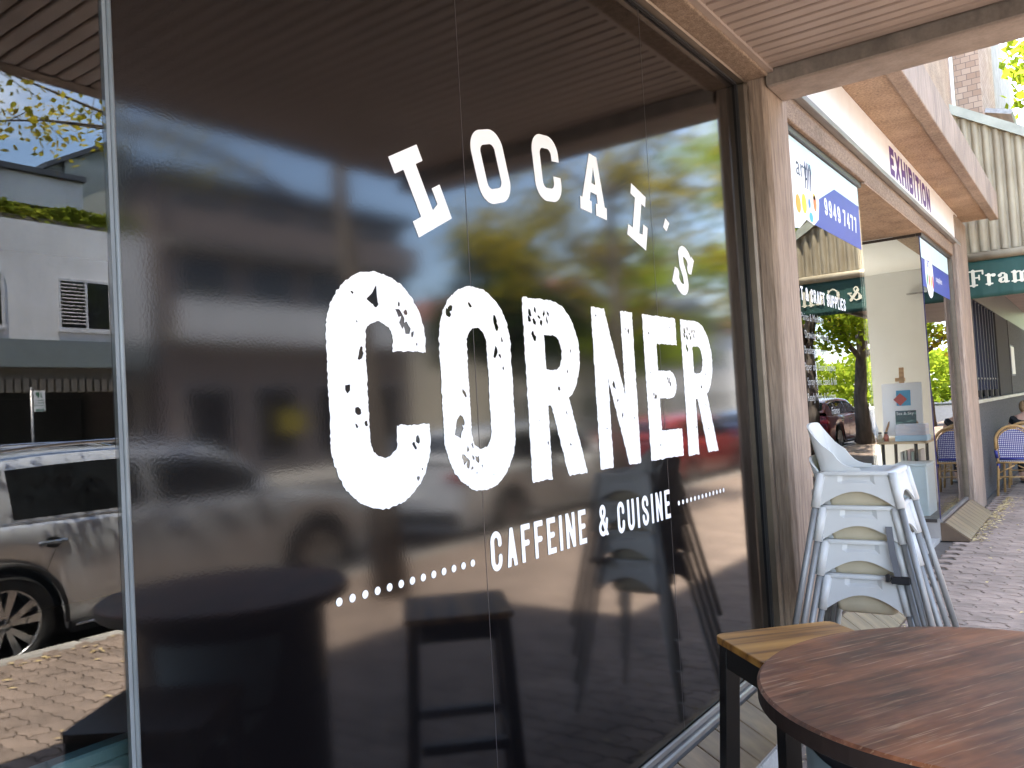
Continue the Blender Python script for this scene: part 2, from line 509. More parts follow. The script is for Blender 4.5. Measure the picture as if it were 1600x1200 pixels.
def field_mesh(name, F, x0, y0, h, fn, m):
    """flat mesh of the cells where F<0 (rows of whole cells run together, edge cells cut on the zero line)"""
    ny, nx = F.shape
    vs = []; fs = []; idx = {}

    def vid(x, y):
        k = (round(x * 1e6), round(y * 1e6))
        if k not in idx:
            idx[k] = len(vs); vs.append(fn(x, y))
        return idx[k]
    ins = F < 0
    full = ins[:-1, :-1] & ins[1:, :-1] & ins[:-1, 1:] & ins[1:, 1:]
    anyc = ins[:-1, :-1] | ins[1:, :-1] | ins[:-1, 1:] | ins[1:, 1:]
    for j in range(ny - 1):
        i = 0
        if not anyc[j].any(): continue
        while i < nx - 1:
            if full[j, i]:
                k = i
                while k < nx - 1 and full[j, k]: k += 1
                xa, xb = x0 + i * h, x0 + k * h; ya, yb = y0 + j * h, y0 + j * h + h
                fs.append([vid(xa, ya), vid(xb, ya), vid(xb, yb), vid(xa, yb)])
                i = k; continue
            if anyc[j, i]:
                c = [(x0 + i * h, y0 + j * h, F[j, i]), (x0 + i * h + h, y0 + j * h, F[j, i + 1]), (x0 + i * h + h, y0 + j * h + h, F[j + 1, i + 1]), (x0 + i * h, y0 + j * h + h, F[j + 1, i])]
                poly = []
                for a in range(4):
                    p, q = c[a], c[(a + 1) % 4]
                    if p[2] < 0: poly.append((p[0], p[1]))
                    if (p[2] < 0) != (q[2] < 0):
                        s = p[2] / (p[2] - q[2])
                        poly.append((p[0] + s * (q[0] - p[0]), p[1] + s * (q[1] - p[1])))
                ids = []
                for x, y in poly:
                    v = vid(x, y)
                    if v not in ids: ids.append(v)
                if len(ids) >= 3: fs.append(ids)
            i += 1
    me = bpy.data.meshes.new(name)
    me.from_pydata(vs, [], fs)
    me.materials.append(m)
    me.update()
    return me


def vnoise(X, Y, cell, seed):
    """smooth value noise"""
    xi = np.floor(X / cell).astype(int); yi = np.floor(Y / cell).astype(int)
    fx = X / cell - xi; fy = Y / cell - yi
    fx = fx * fx * (3 - 2 * fx); fy = fy * fy * (3 - 2 * fy)

    def hsh(a, b):
        n = (a * 374761393 + b * 668265263 + seed * 974634777) & 0x7fffffff
        n = ((n ^ (n >> 13)) * 1274126177) & 0x7fffffff
        return ((n ^ (n >> 16)) & 0xffff) / 65535.0
    return (hsh(xi, yi) * (1 - fx) + hsh(xi + 1, yi) * fx) * (1 - fy) + (hsh(xi, yi + 1) * (1 - fx) + hsh(xi + 1, yi + 1) * fx) * fy


def glyph_field(ch, wd, ht, th, res, rnd=0.0, chips=None, rough=0.0, seed=1, cut=None):
    pad = 3
    n0, n1 = int(wd / res) + 2 * pad + 1, int(ht / res) + 2 * pad + 1
    xs = (np.arange(n0) - pad) * res; ys = (np.arange(n1) - pad) * res
    X, Y = np.meshgrid(xs, ys)
    d = np.full(X.shape, 1e9)
    tw = th if not hasattr(th, '__len__') else th[0]
    rr = rnd * 0.6
    for st in GL[ch][1]:
        P = [(tw / 2 + p[0] * (wd - tw), tw / 2 + p[1] * (ht - tw)) for p in st]
        d = np.minimum(d, seg_dist(X, Y, P) - tw / 2 + rr)
    bx = np.maximum(np.maximum(-X, X - wd), np.maximum(-Y, Y - ht)) + rr
    d = np.maximum(d, bx)
    if cut is not None:
        d = np.maximum(d, -poly_sdf(X, Y, [(cut[0] * wd, cut[1] * ht), (2 * wd, cut[1] * ht), (2 * wd, cut[2] * ht), (cut[0] * wd, cut[2] * ht)]) + rr)
    if rr:   # re-measure the shape, then grow it back with rounded corners
        for _ in range(1):
            ins = d < 0
            k = int(rr / res) + 2
            g = np.full(d.shape, 1e9)
            for jy in range(-k, k + 1):
                for jx in range(-k, k + 1):
                    if jx * jx + jy * jy > k * k: continue
                    sh = np.roll(np.roll(d, jy, 0), jx, 1)
                    g = np.minimum(g, math.hypot(jx, jy) * res + np.maximum(sh, -res * 0.7))
            d = g - rr
    if rough:
        d = d + (vnoise(X, Y, 0.011, seed) - 0.5) * rough + (vnoise(X, Y, 0.005, seed + 5) - 0.5) * rough * 0.8
    if chips:
        rr = random.Random(seed * 31)
        for cx, cyy, s in chips:
            s *= 1.25
            k = rr.randint(6, 9); a0 = rr.random() * 6
            asp = rr.uniform(0.45, 0.9); tilt = rr.uniform(-0.7, 0.7)
            pl = []
            for i in range(k):
                q = rr.uniform(0.35, 1.15) * s
                a = a0 + 6.283 * i / k
                ex, ey = q * math.cos(a) * asp, q * math.sin(a)
                pl.append((cx * wd + ex * math.cos(tilt) - ey * math.sin(tilt), cyy * ht + ex * math.sin(tilt) + ey * math.cos(tilt)))
            d = np.maximum(d, -poly_sdf(X, Y, pl))
    return d, -pad * res, -pad * res


def text_line(txt, u0, v0, ht, th, adv, wfac, place, parent, m, name='letter', res=None, space=0.5):
    """caps set from u0; place(u, v) -> 3-D; each letter its own part; returns end u"""
    u = u0
    res = res or ht / 40
    for ch in txt:
        if ch == ' ':
            u += space * ht; continue
        base = GL[ch][0]
        wd = th if base == 0 else wfac * ht * base
        F, a, b = glyph_field(ch, wd, ht, th, res)
        o_ = ORG[parent]
        me = field_mesh(name, F, a, b, res, lambda x, y, u=u: tuple(Vector(place(u + x, v0 + y)) - o_), m)
        link(name, me, parent)
        u += wd + adv
    return u


def font_text(txt, size, place, parent, m, name='lettering', xs=1.0, off=0.0, align='LEFT', space=1.0):
    """text in Blender's built-in font as one flat mesh"""
    c = bpy.data.curves.new(name, 'FONT')
    c.body = txt; c.size = size; c.offset = off; c.align_x = align; c.resolution_u = 3; c.space_character = space
    o = bpy.data.objects.new('t', c)
    col.objects.link(o)
    dg = bpy.context.evaluated_depsgraph_get()
    me0 = o.evaluated_get(dg).to_mesh()
    vs = [tuple(Vector(place(v.co.x * xs, v.co.y)) - ORG[parent]) for v in me0.vertices]
    fs = [list(p.vertices) for p in me0.polygons]
    o.evaluated_get(dg).to_mesh_clear()
    bpy.data.objects.remove(o); bpy.data.curves.remove(c)
    me = bpy.data.meshes.new(name)
    me.from_pydata(vs, [], fs); me.materials.append(m); me.update()
    return link(name, me, parent)


def flat(name, poly, place, parent, m):
    me = bpy.data.meshes.new(name)
    me.from_pydata([tuple(Vector(place(u, v)) - ORG[parent]) for u, v in poly], [], [list(range(len(poly)))])
    me.materials.append(m); me.update()
    return link(name, me, parent)


def disc(cx, cy, rx, ry=None, n=20):
    ry = ry or rx
    return [(cx + rx * math.cos(2 * math.pi * i / n), cy + ry * math.sin(2 * math.pi * i / n)) for i in range(n)]


# ================================================================== THE SETTING
def struct(name, mb, m, **k):
    return tag(mb.build(name, m, **k), kind='structure')


KERB = 4.65
# --- ground, road, far footpath
struct('ground', B((-60, -60, -0.60), (90, 260, -0.40)), M['concrete'])
struct('road', B((KERB + 0.15, -60, -0.40), (16.2, 220, -0.20)), M['asphalt'])
far_path = struct('far_footpath', B((16.35, -60, -0.40), (20.0, 220, 0.0)), M['concrete'])
kerb = struct('far_kerb', MB().cbox((16.2, -60, -0.35), (16.35, 220, 0.004), 0.02), M['concrete'])
near_kerb = tag(thing('kerb', None, None, (KERB, 0, -0.15)), kind='structure')
kme = MB().cbox((KERB, 0, -0.35), (KERB + 0.15, 0.992, 0.002), 0.018).mesh('kerb_stone', M['concrete'], (KERB, 0, -0.15))
for i in range(-6, 34):
    o = link('kerb_stone', kme, near_kerb); o.location = (0, i * 1.0, 0)
fp = struct('footpath', B((-0.3, -30, -0.40), (KERB, 220, -0.014)), M['sand'])
ORG[fp] = Vector((0, 0, 0))
# --- interlocking pavers
PL, PW = 0.225, 0.1125


def paver_outline(g=0.0038):
    def f(x): # wavy long side
        k = (x / (PL / 2)) % 1.0
        return 0.020 * (1 - abs(2 * k - 1)) - 0.010
    top, bot = [], []
    xs = [0, PL * .25, PL * .5, PL * .75, PL]
    b = [(x, f(x)) for x in xs]
    rgt = [(PL + 0.016, PW * .28), (PL - 0.016, PW * .72)]
    t = [(x, PW + f(x)) for x in reversed(xs)]
    lft = [(-0.016, PW * .72), (0.016, PW * .28)]
    pl = b + rgt + t + lft
    out = []
    n = len(pl)
    for i, p in enumerate(pl):   # shrink for the joint
        a, c = pl[i - 1], pl[(i + 1) % n]
        e1 = Vector((p[0] - a[0], p[1] - a[1])).normalized(); e2 = Vector((c[0] - p[0], c[1] - p[1])).normalized()
        nn = Vector((-e1.y - e2.y, e1.x + e2.x)).normalized()
        out.append((p[0] + nn.x * g - PL / 2, p[1] + nn.y * g - PW / 2))
    return out


PO = paver_outline()


def inset(pl, d):
    n = len(pl); out = []
    for i, p in enumerate(pl):
        a, c = pl[i - 1], pl[(i + 1) % n]
        e1 = Vector((p[0] - a[0], p[1] - a[1])).normalized(); e2 = Vector((c[0] - p[0], c[1] - p[1])).normalized()
        nn = Vector((-e1.y - e2.y, e1.x + e2.x)).normalized()
        out.append((p[0] + nn.x * d, p[1] + nn.y * d))
    return out


PI_ = inset(PO, 0.0035)
nP = len(PO)
pv = [(x, y, -0.020) for x, y in PO] + [(x, y, -0.0025) for x, y in PO] + [(x, y, 0.0) for x, y in PI_]
pf = [tuple(range(2 * nP, 3 * nP))]
for k in range(2):
    for i in range(nP):
        j = (i + 1) % nP
        pf.append((k * nP + i, k * nP + j, k * nP + nP + j, k * nP + nP + i))
pme = bpy.data.meshes.new('paver')
pme.from_pydata(pv, [], pf); pme.materials.append(M['paver']); pme.update()


def px_of(p, mirror=False):
    q = Vector((-p[0] if mirror else p[0], p[1], p[2])) - CAM
    d = q.dot(_f)
    if d < 0.2: return None
    return 800 + FPX * q.dot(_r) / d, 600 - FPX * q.dot(_u) / d, d


spots = []
row = 0
y = -3.0
while y < 30:
    x = 0.22 + (PL / 2 if row % 2 else 0)
    while x < KERB - 0.04:
        spots.append((x, y)); x += PL
    y += PW; row += 1
rank = []
for i, (x, y) in enumerate(spots):
    s = 0
    a = px_of((x, y, 0))
    if a and 1420 < a[0] < 1610 and 760 < a[1] < 985 and x > 0.25: s = PL * PW * 1.45 / a[2] ** 3
    if a and 1180 < a[0] < 1275 and 1130 < a[1] < 1210: s = 1
    b = px_of((x, y, 0), True)
    if b and -10 < b[0] < 205 and 980 < b[1] < 1200 and x > 1.5: s = max(s, PL * PW * 1.45 / b[2] ** 3 * 1.6)
    rank.append((s, i))
rank.sort(reverse=True)
chosen = {i for s, i in rank[:300] if s > 0}
av, af = [], []
prr = random.Random(3)
for i, (x, y) in enumerate(spots):
    dz = prr.uniform(-0.0022, 0.0015); tx, ty = prr.uniform(-.008, .008), prr.uniform(-.01, .01)
    jx, jy, jr = prr.uniform(-.0012, .0012), prr.uniform(-.0012, .0012), prr.uniform(-.006, .006)
    if i in chosen:
        o = link('paver', pme, fp)
        o.location = (x + jx, y + jy, dz); o.rotation_euler = (tx, ty, jr)
    else:
        b = len(av)
        for (px, py, pz) in pv:
            av.append((x + jx + px - jr * py, y + jy + py + jr * px, dz + pz + px * -ty + py * tx))
        af.extend([tuple(b + k for k in f) for f in pf])
ame = bpy.data.meshes.new('paver_field')
ame.from_pydata(av, [], af)
# one mesh: vary the tone by a per-paver attribute
at = ame.attributes.new('tone', 'FLOAT', 'POINT')
nb = len(av) // len(pv)
at.data.foreach_set('value', np.repeat(RNG.random(nb), len(pv)).astype(np.float32))
mf = mat('pink_brown_paver_field', (0.2082, 0.153, 0.119), 0.85, c2=(0.2932, 0.221, 0.1742), scale=5, bmp=0.35, bscale=260, bdist=0.002, fine=0.15, dirt=0.3, dscale=3.0, dstretch=(1, 1, 1))
t = mf.node_tree; bs = t.nodes['Principled BSDF']
lk = bs.inputs['Base Color'].links[0]; src = lk.from_socket
hs = N(t, 'ShaderNodeHueSaturation'); aa = N(t, 'ShaderNodeAttribute', attribute_name='tone'); mr = N(t, 'ShaderNodeMapRange')
mr.inputs['To Min'].default_value = 0.87; mr.inputs['To Max'].default_value = 1.12
t.links.new(aa.outputs['Fac'], mr.inputs['Value']); t.links.new(mr.outputs[0], hs.inputs['Value']); t.links.new(src, hs.inputs['Color'])
t.links.new(hs.outputs[0], bs.inputs['Base Color'])
ame.materials.append(mf); ame.update()
tag(link('paver_field', ame, fp), kind='stuff')
struct('far_stretch_of_footpath', B((0.0, 30.0, -0.3), (KERB, 220, 0.0)), mf)

# ================================================================== THE CAFE FRONT
cafe = thing('cafe_building', 'brown rendered corner cafe building with pillar, lintel and ribbed canopy', 'building', (0, 0, 0))
MB().box((-8, -30, 3.35), (-0.02, 4.26, 10.6)).build('upper_wall', M['beam'], cafe)
MB().box((-0.25, -12, 3.0), (0.145, 3.94, 3.30)).build('lintel', M['lintel'], cafe, bevel=0.006)
pil = MB()
pil.prism([(-0.25, 3.94), (0.108, 3.94), (0.13, 3.962), (0.13, 4.262), (-0.25, 4.262)], lambda u, v, w_: (u, v, w_), 0.0, 3.3)
pil.build('pillar', M['pillar'], cafe, bevel=0.004)
MB().box((-0.25, -30, 0), (0.10, -3.4, 2.999)).build('side_wall', M['lintel'], cafe)
MB().box((-6, 3.96, 0), (-0.26, 4.24, 3.34)).build('party_wall', M['interior_dark'], cafe)
MB().box((-6, -3.5, 3.05), (-0.24, 4.0, 3.345)).build('inner_ceiling', M['interior_dark'], cafe)
MB().box((-6, -3.4, -0.3), (-0.21, 3.95, 0.05)).build('inner_floor', M['interior_dark'], cafe)
MB().box((-6.2, -3.7, 0.0), (-5.95, 4.24, 3.34)).build('inner_wall', M['interior_dark'], cafe)
MB().box((-6.0, -3.62, 0.0), (-0.24, -3.41, 3.3)).build('inner_wall', M['interior_dark'], cafe)
MB().box((-0.20, -3.4, 0.0), (-0.012, 3.94, 0.185)).build('plinth', M['grout'], cafe)

# canopy: ribbed soffit of narrow pans, concrete end beam, edge fascia
can = MB().box((-0.02, -12, 3.31), (2.34, 4.2, 3.42)).build('canopy', M['beam'], cafe)
MB().box((0.1455, -12, 3.075), (2.24, 3.935, 3.09)).build('soffit_backing', M['soffitdark'], can)
pan = MB()
pan.prism([(-0.0315, 3.075), (-0.0315, 3.032), (-0.026, 3.026), (0.026, 3.026), (0.0315, 3.032), (0.0315, 3.075)], lambda u, v, w_: (w_, u, v), 0.168, 2.24)
pan_me = pan.mesh('soffit_pan', M['soffit'])
yy = 3.897
while yy > -11.9:
    o = link('soffit_pan', pan_me, can); o.location = (0, yy, random.uniform(-.001, .001)); yy -= 0.0752
MB().box((0.1455, -12, 3.012), (0.172, 3.935, 3.060)).build('soffit_trim', M['soffit'], can)
bm_ = MB()
bm_.m = 0; bm_.box((0.1315, 3.945, 2.945), (2.30, 4.20, 3.305))
bm_.build('end_beam', M['beam'], can, bevel=0.012)
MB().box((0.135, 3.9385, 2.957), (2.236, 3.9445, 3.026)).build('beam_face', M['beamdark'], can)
MB().box((2.244, -12, 3.022), (2.345, 3.94, 3.306)).build('edge_fascia', M['beam'], can, bevel=0.006)

# sloping tiled sill ledge
led = MB().prism([(0.0, 0.0), (0.206, 0.0), (0.206, 0.078), (0.032, 0.172), (0.0, 0.172)], lambda u, v, w_: (u, w_, v), -3.4, 3.94).build('sill_ledge', M['grout'], cafe)
ang = math.atan2(-0.094, 0.174)
tl = MB().cbox((0, 0.003, -0.004), (0.198, 0.171, 0.010), 0.003)
tme = tl.mesh('tile', M['tile'])
rot = Matrix.Rotation(-ang, 4, 'Y')
k = 0
y = 3.94 - 0.19
while y > -3.3:
    o = link('tile', tme, led); o.location = (0.030, y, 0.1755); o.rotation_euler = (0, -ang, 0); y -= 0.174
rme = MB().cbox((0.2065, 0.003, 0.004), (0.216, 0.171, 0.078), 0.003).mesh('riser_tile', M['concrete'])
y = 3.94 - 0.19
while y > -3.3:
    o = link('riser_tile', rme, led); o.location = (0, y, 0); y -= 0.174

# ------------------------------------------------------------------ the black shop window with its lettering
win = thing('filmed_shop_window', "big black filmed shop window lettered LOCAL'S CORNER in white", 'shop window', (0, 0.75, 0.19))
MB().box((-0.010, 0.757, 0.19), (0.0, 3.885, 2.985)).build('film_pane', M['film'], win)
for ys in (1.72, 2.855):
    MB().box((0.0, ys, 0.21), (0.0007, ys + 0.0016, 2.975)).build('film_seam', M['seam'], win)
MB().cbox((-0.02, 3.885, 0.19), (0.052, 3.938, 2.9845), 0.012).build('jamb_frame', M['bronze'], win)
MB().box((-0.02, 3.868, 0.22), (0.012, 3.8845, 2.9745)).build('jamb_gasket', M['rubber'], win)
MB().cbox((-0.02, 0.757, 2.986), (0.048, 3.938, 2.9995), 0.006).build('head_frame', M['bronze'], win)
MB().box((0.0005, 0.757, 2.975), (0.012, 3.867, 2.9855)).build('head_gasket', M['rubber'], win)
MB().cbox((0.0005, 0.757, 0.186), (0.030, 3.884, 0.214), 0.006).build('sill_frame', M['alu'], win)
MB().cbox((0.0005, 0.757, 0.2145), (0.014, 3.884, 0.240), 0.004).build('sill_bead', M['alu'], win)
LX = 0.0012
PT = lambda u, v: (LX, u, v)


def win_letter(ch, u0, u1, v0, v1, th, chips, seed, res=0.0027, cut=None):
    F, a, b = glyph_field(ch, u1 - u0, v1 - v0, th, res, rnd=0.022, chips=chips, rough=0.0042, seed=seed, cut=cut)
    me = field_mesh('letter', F, a, b, res, lambda x, y: (LX, u0 + x - 0.75, v0 + y - 0.19), M['vinyl'])
    return link('letter', me, win)


cl = lambda pts: pts
R_chips = [(0.12, 0.92, .011), (0.20, 0.935, .008), (0.27, 0.90, .012), (0.36, 0.925, .012), (0.10, 0.885, .012), (0.19, 0.875, .010), (0.30, 0.87, .012), (0.40, 0.885, .012), (0.42, 0.925, .009),
           (0.16, 0.79, .013), (0.13, 0.80, .006), (0.80, 0.72, .006), (0.72, 0.60, .005), (0.54, 0.50, .009), (0.66, 0.36, .006), (0.70, 0.18, .005), (0.30, 0.20, .005), (0.36, 0.06, .005), (0.17, 0.33, .004)]
win_letter('C', 1.206, 1.526, 1.250, 1.797, 0.116, [(0.47, 0.895, .021), (0.48, 0.87, .016), (0.76, 0.80, .020), (0.80, 0.77, .014), (0.86, 0.745, .010), (0.72, 0.84, .012), (0.80, 0.835, .009), (0.73, 0.875, .007),
            (0.31, 0.65, .015), (0.17, 0.51, .010), (0.26, 0.41, .012), (0.33, 0.36, .008), (0.24, 0.355, .007), (0.86, 0.275, .014), (0.82, 0.25, .010), (0.84, 0.11, .008), (0.89, 0.145, .004), (0.26, 0.90, .005), (0.29, 0.78, .003), (0.90, 0.70, .005)], 1, cut=(0.5, 0.345, 0.665))
win_letter('O', 1.578, 1.886, 1.252, 1.797, 0.111, [(0.13, 0.85, .016), (0.16, 0.875, .011), (0.43, 0.905, .009), (0.78, 0.835, .022), (0.80, 0.81, .014), (0.87, 0.745, .010), (0.77, 0.675, .019), (0.83, 0.66, .010), (0.87, 0.595, .007),
            (0.29, 0.475, .013), (0.21, 0.32, .024), (0.25, 0.345, .014), (0.18, 0.285, .014), (0.30, 0.205, .010), (0.36, 0.225, .008), (0.24, 0.165, .013), (0.29, 0.14, .013), (0.37, 0.165, .009), (0.42, 0.155, .012), (0.34, 0.115, .007), (0.48, 0.12, .006), (0.64, 0.07, .004), (0.4, .09, .005)], 2)
win_letter('R', 1.956, 2.270, 1.250, 1.787, 0.106, R_chips, 3)
win_letter('N', 2.352, 2.642, 1.250, 1.787, 0.088, [(0.88, 0.87, .012), (0.80, 0.885, .006), (0.10, 0.95, .006), (0.42, 0.52, .012), (0.46, 0.495, .006), (0.60, 0.33, .011), (0.68, 0.64, .009), (0.74, 0.60, .006), (0.20, 0.25, .004), (0.5, 0.42, .005), (.9, .3, .004)], 4)
win_letter('E', 2.722, 3.008, 1.250, 1.787, 0.105, [(0.24, 0.43, .013), (0.20, 0.45, .008), (0.68, 0.545, .012), (0.72, 0.52, .010), (0.64, 0.56, .006), (0.16, 0.87, .006), (0.80, 0.93, .004), (0.3, 0.1, .005), (.13, .6, .004)], 5)
win_letter('R', 3.055, 3.368, 1.244, 1.787, 0.104, R_chips, 3)


# slab serif LOCAL'S on an arc
def slab_poly(kind, wd=0.150, h=0.205, t=0.047, s=0.042, k=0.0):
    if kind == 'L':
        return [[(0, 0), (wd, 0), (wd, 0.092), (wd - 0.036, 0.092), (wd - 0.036, s + .008), (0.088, s), (0.088, h - s), (0.118, h - s), (0.118, h), (0.0, h), (0.0, h - s), (0.036, h - s), (0.036, s), (0, s)]]
    if kind == 'A':
        return [[(0, 0), (0.074, 0), (0.074, s), (0.061, s), (0.068, 0.073), (0.108, 0.073), (0.115, s), (0.102, s), (0.102, 0), (0.176, 0), (0.176, s), (0.163, s), (0.113, h), (0.063, h), (0.013, s), (0, s)],
                [(0.075, 0.105), (0.101, 0.105), (0.088, 0.165)]]


def local_letter(ch, ang, rad=1.64, sw=0):
    cx, cz = 2.30, 0.57
    res = 0.0022
    h = 0.205
    if ch in 'LA':
        pl = slab_poly(ch)
        wd = max(p[0] for p in pl[0])
    else:
        wd = {'O': 0.155, 'C': 0.150, 'S': 0.145, "'": 0.05}[ch]
    xs = np.arange(-3 * res, wd + 3 * res, res); ys = np.arange(-3 * res, h + 3 * res, res)
    X, Y = np.meshgrid(xs, ys)
    if ch in 'LA':
        d = poly_sdf(X, Y, pl[0])
        for hole in pl[1:]: d = np.maximum(d, -poly_sdf(X, Y, hole))
    elif ch == 'O':
        q = lambda a, b, r_: np.hypot(np.maximum(np.abs(X - wd / 2) - a + r_, 0), np.maximum(np.abs(Y - h / 2) - b + r_, 0)) - r_
        d = np.maximum(q(wd / 2, h / 2, 0.058), -q(wd / 2 - 0.043, h / 2 - 0.041, 0.020))
    elif ch == 'C':
        q = lambda a, b, r_: np.hypot(np.maximum(np.abs(X - wd / 2) - a + r_, 0), np.maximum(np.abs(Y - h / 2) - b + r_, 0)) - r_
        d = np.maximum(q(wd / 2, h / 2, 0.058), -q(wd / 2 - 0.043, h / 2 - 0.041, 0.020))
        d = np.maximum(d, -poly_sdf(X, Y, [(0.085, 0.082), (0.3, 0.072), (0.3, 0.128), (0.085, 0.128)]))
    elif ch == 'S':
        P = [(wd - 0.024, 0.145)] + [(wd / 2 + (wd / 2 - 0.024) * math.cos(R(a)), 0.150 + 0.034 * math.sin(R(a))) for a in range(0, 200, 20)] + [(0.05, 0.116), (0.095, 0.092)] + [(wd / 2 + (wd / 2 - 0.024) * math.cos(R(a)), 0.055 + 0.034 * math.sin(R(a))) for a in range(20, -190, -20)]
        d = seg_dist(X, Y, P) - 0.022
        d = np.minimum(d, poly_sdf(X, Y, [(0, 0), (0.030, 0), (0.042, 0.07), (0, 0.07)]))
        d = np.minimum(d, poly_sdf(X, Y, [(wd - 0.030, h), (wd, h), (wd, 0.132), (wd - 0.042, 0.132)]))
        d = np.maximum(d, np.maximum(np.maximum(-X, X - wd), np.maximum(-Y, Y - h)))
    else:
        d = poly_sdf(X, Y, [(0.0, 0.165), (0.032, 0.165), (0.046, 0.212), (0.008, 0.212)])
    a = R(ang)
    ox, oz = cx - rad * math.sin(a), cz + rad * math.cos(a)

    def fn(x, y):
        p, q = x - wd / 2, y - h / 2
        return (LX, ox + p * math.cos(a) - q * math.sin(a) - 0.75, oz + p * math.sin(a) + q * math.cos(a) - 0.19)
    link('letter', field_mesh('letter', d, xs[0], ys[0], res, fn, M['vinyl']), win)


for ch, an in (('L', 27.5), ('O', 16.2), ('C', 5.8), ('A', -4.2), ('L', -15.8), ("'", -23.4), ('S', -30.0)):
    local_letter(ch, an)
# tagline with its dotted rules
e = text_line('CAFFEINE', 1.742, 1.032, 0.106, 0.0165, 0.021, 0.47, PT, win, M['vinyl'])
e = text_line('&', 2.318, 1.036, 0.102, 0.0150, 0.0165, 0.50, PT, win, M['vinyl'])
e = text_line('CUISINE', 2.444, 1.027, 0.106, 0.0165, 0.022, 0.47, PT, win, M['vinyl'])
for i in range(13):
    for u in (1.2065 + i * 0.0381, 2.934 + i * 0.0381):
        flat('dot', disc(u, 1.072, 0.0092, n=18), PT, win, M['vinyl'])

# ------------------------------------------------------------------ the clear pane beside it
cp = thing('clear_glass_pane', 'clear mirror-like glass pane at the left edge, reflecting the parked SUV', 'window pane', (0, 0.74, 0.19))
MB().sheet((-0.006, -3.3, 0.19), (0.0, 0.7395, 2.999)).build('pane', M['clear'], cp)
MB().box((-0.010, 0.740, 0.19), (0.001, 0.7465, 2.999)).build('glass_edge', M['silicone'], cp)
MB().tube([(0.0005, 0.7515, 0.19), (0.0005, 0.7515, 2.999)], 0.0045, 8).build('silicone_joint', M['silicone'], cp)
ctr = thing('teal_screen', 'low teal screen panel inside, behind the clear pane at bottom left', 'screen', (-0.3, 0, 0.05))
MB().cbox((-0.135, -2.2, 0.05), (-0.105, 2.0, 0.885), 0.004).build('board', M['teal'], ctr)
MB().cbox((-0.140, -2.2, 0.8855), (-0.100, 2.0, 0.912), 0.004).build('top_rail', M['teal'], ctr)
for q in (-2.1, -0.7, 0.6, 1.9):
    MB().box((-0.45, q, 0.05), (-0.1355, q + 0.04, 0.09)).build('foot', M['blackmetal'], ctr)

# ================================================================== THE ART SUPPLY SHOP NEXT DOOR
art = thing('art_shop_building', 'art supply shopfront with recessed entrance and pebbled overhang', 'building', (0, 8, 0))
MB().box((-1.0, 4.27, 3.75), (-0.02, 12.2, 10.6)).build('upper_wall', M['pebble'], art)
MB().box((-0.25, 4.268, 2.985), (0.045, 11.15, 3.12)).build('window_head', M['lintel'], art, bevel=0.006)
MB().box((-0.25, 4.268, 3.1205), (0.040, 11.15, 3.749)).build('sign_backing', M['beam'], art)
MB().box((0.0405, 4.268, 3.50), (0.355, 11.60, 3.745)).build('overhang_soffit', M['pebble'], art)
MB().box((0.3555, 4.268, 3.47), (0.455, 11.62, 3.80)).build('overhang_edge_beam', M['pillar'], art, bevel=0.01)
pp = MB(); pp.prism([(-0.25, 10.72), (0.07, 10.72), (0.09, 10.74), (0.09, 11.16), (0.09, 11.62), (-0.25, 11.62)], lambda u, v, w_: (u, v, w_), 0, 3.4549)
pp.build('pillar', M['pillar'], art)
MB().box((-1.4, 6.36, 2.972), (-0.2505, 8.78, 3.2)).build('recess_soffit', M['pebble'], art)
MB().box((-0.249, 6.36, 2.972), (0.044, 8.78, 2.984)).build('recess_soffit', M['pebble'], art)
# room inside
MB().box((-5.0, 4.27, -0.2), (-0.02, 11.9, 0.02)).build('shop_floor', M['concrete'], art)
MB().sheet((-5.2, 4.27, 3.02), (-1.41, 11.9, 3.026)).build('added_glazed_roof', M['shopglass'], art)  # unseen glass roof and bars, added to brighten the room with sun
for q in range(9):
    MB().box((-5.2, 4.3 + q * 0.93, 3.0265), (-1.41, 4.35 + q * 0.93, 3.10)).build('added_roof_bar', M['alu'], art)
MB().box((-1.409, 8.83, 3.0), (-0.26, 11.9, 3.3)).build('shop_ceiling', M['whitewall'], art)
MB().box((-1.409, 4.27, 3.0), (-0.26, 6.30, 3.3)).build('shop_ceiling', M['whitewall'], art)
MB().box((-5.0, 11.62, 0.021), (-0.02, 11.9, 2.999)).build('side_wall', M['whitewall'], art)
MB().box((-5.2, 4.27, 0.021), (-5.01, 11.9, 2.999)).build('back_wall', M['whitewall'], art)
MB().box((-5.0, 4.275, 0.021), (-0.30, 4.40, 2.999)).build('side_wall', M['whitewall'], art)
MB().box((-0.62, 11.55, 2.68), (-0.42, 11.60, 2.70)).build('ceiling_vent', M['alu'], art)
# tiled plinth and sill ledges
dtile = mat('dark_brown_tile', (0.12, 0.075, 0.045), 0.5, var=0.2, dirt=0.2)
ang2 = math.atan2(-0.154, 0.204)
tme2 = MB().cbox((0, 0.003, -0.004), (0.258, 0.171, 0.010), 0.003).mesh('tile', M['tile'])
for a, b in ((4.268, 6.36), (8.80, 10.72)):
    MB().box((-0.22, a, 0.0), (-0.008, b, 0.20)).build('plinth', M['grout'], art)
    l2 = MB().prism([(-0.007, 0.0), (0.236, 0.0), (0.236, 0.012), (0.032, 0.166), (-0.007, 0.166)], lambda u, v, w_: (u, w_, v), a, b).build('sill_ledge', dtile, art)
    y = a + 0.004
    while y < b - 0.16:
        o = link('tile', tme2, l2); o.location = (0.030, y - 8, 0.170); o.rotation_euler = (0, -ang2, 0); y += 0.174
MB().box((-1.38, 8.835, 0.0), (-0.225, 8.98, 0.20)).build('plinth', M['grout'], art)
rt = MB().cbox((0.003, 8.822, 0.02), (0.171, 8.834, 0.198), 0.003).mesh('riser_tile', M['tile'], (0, 8, 0))
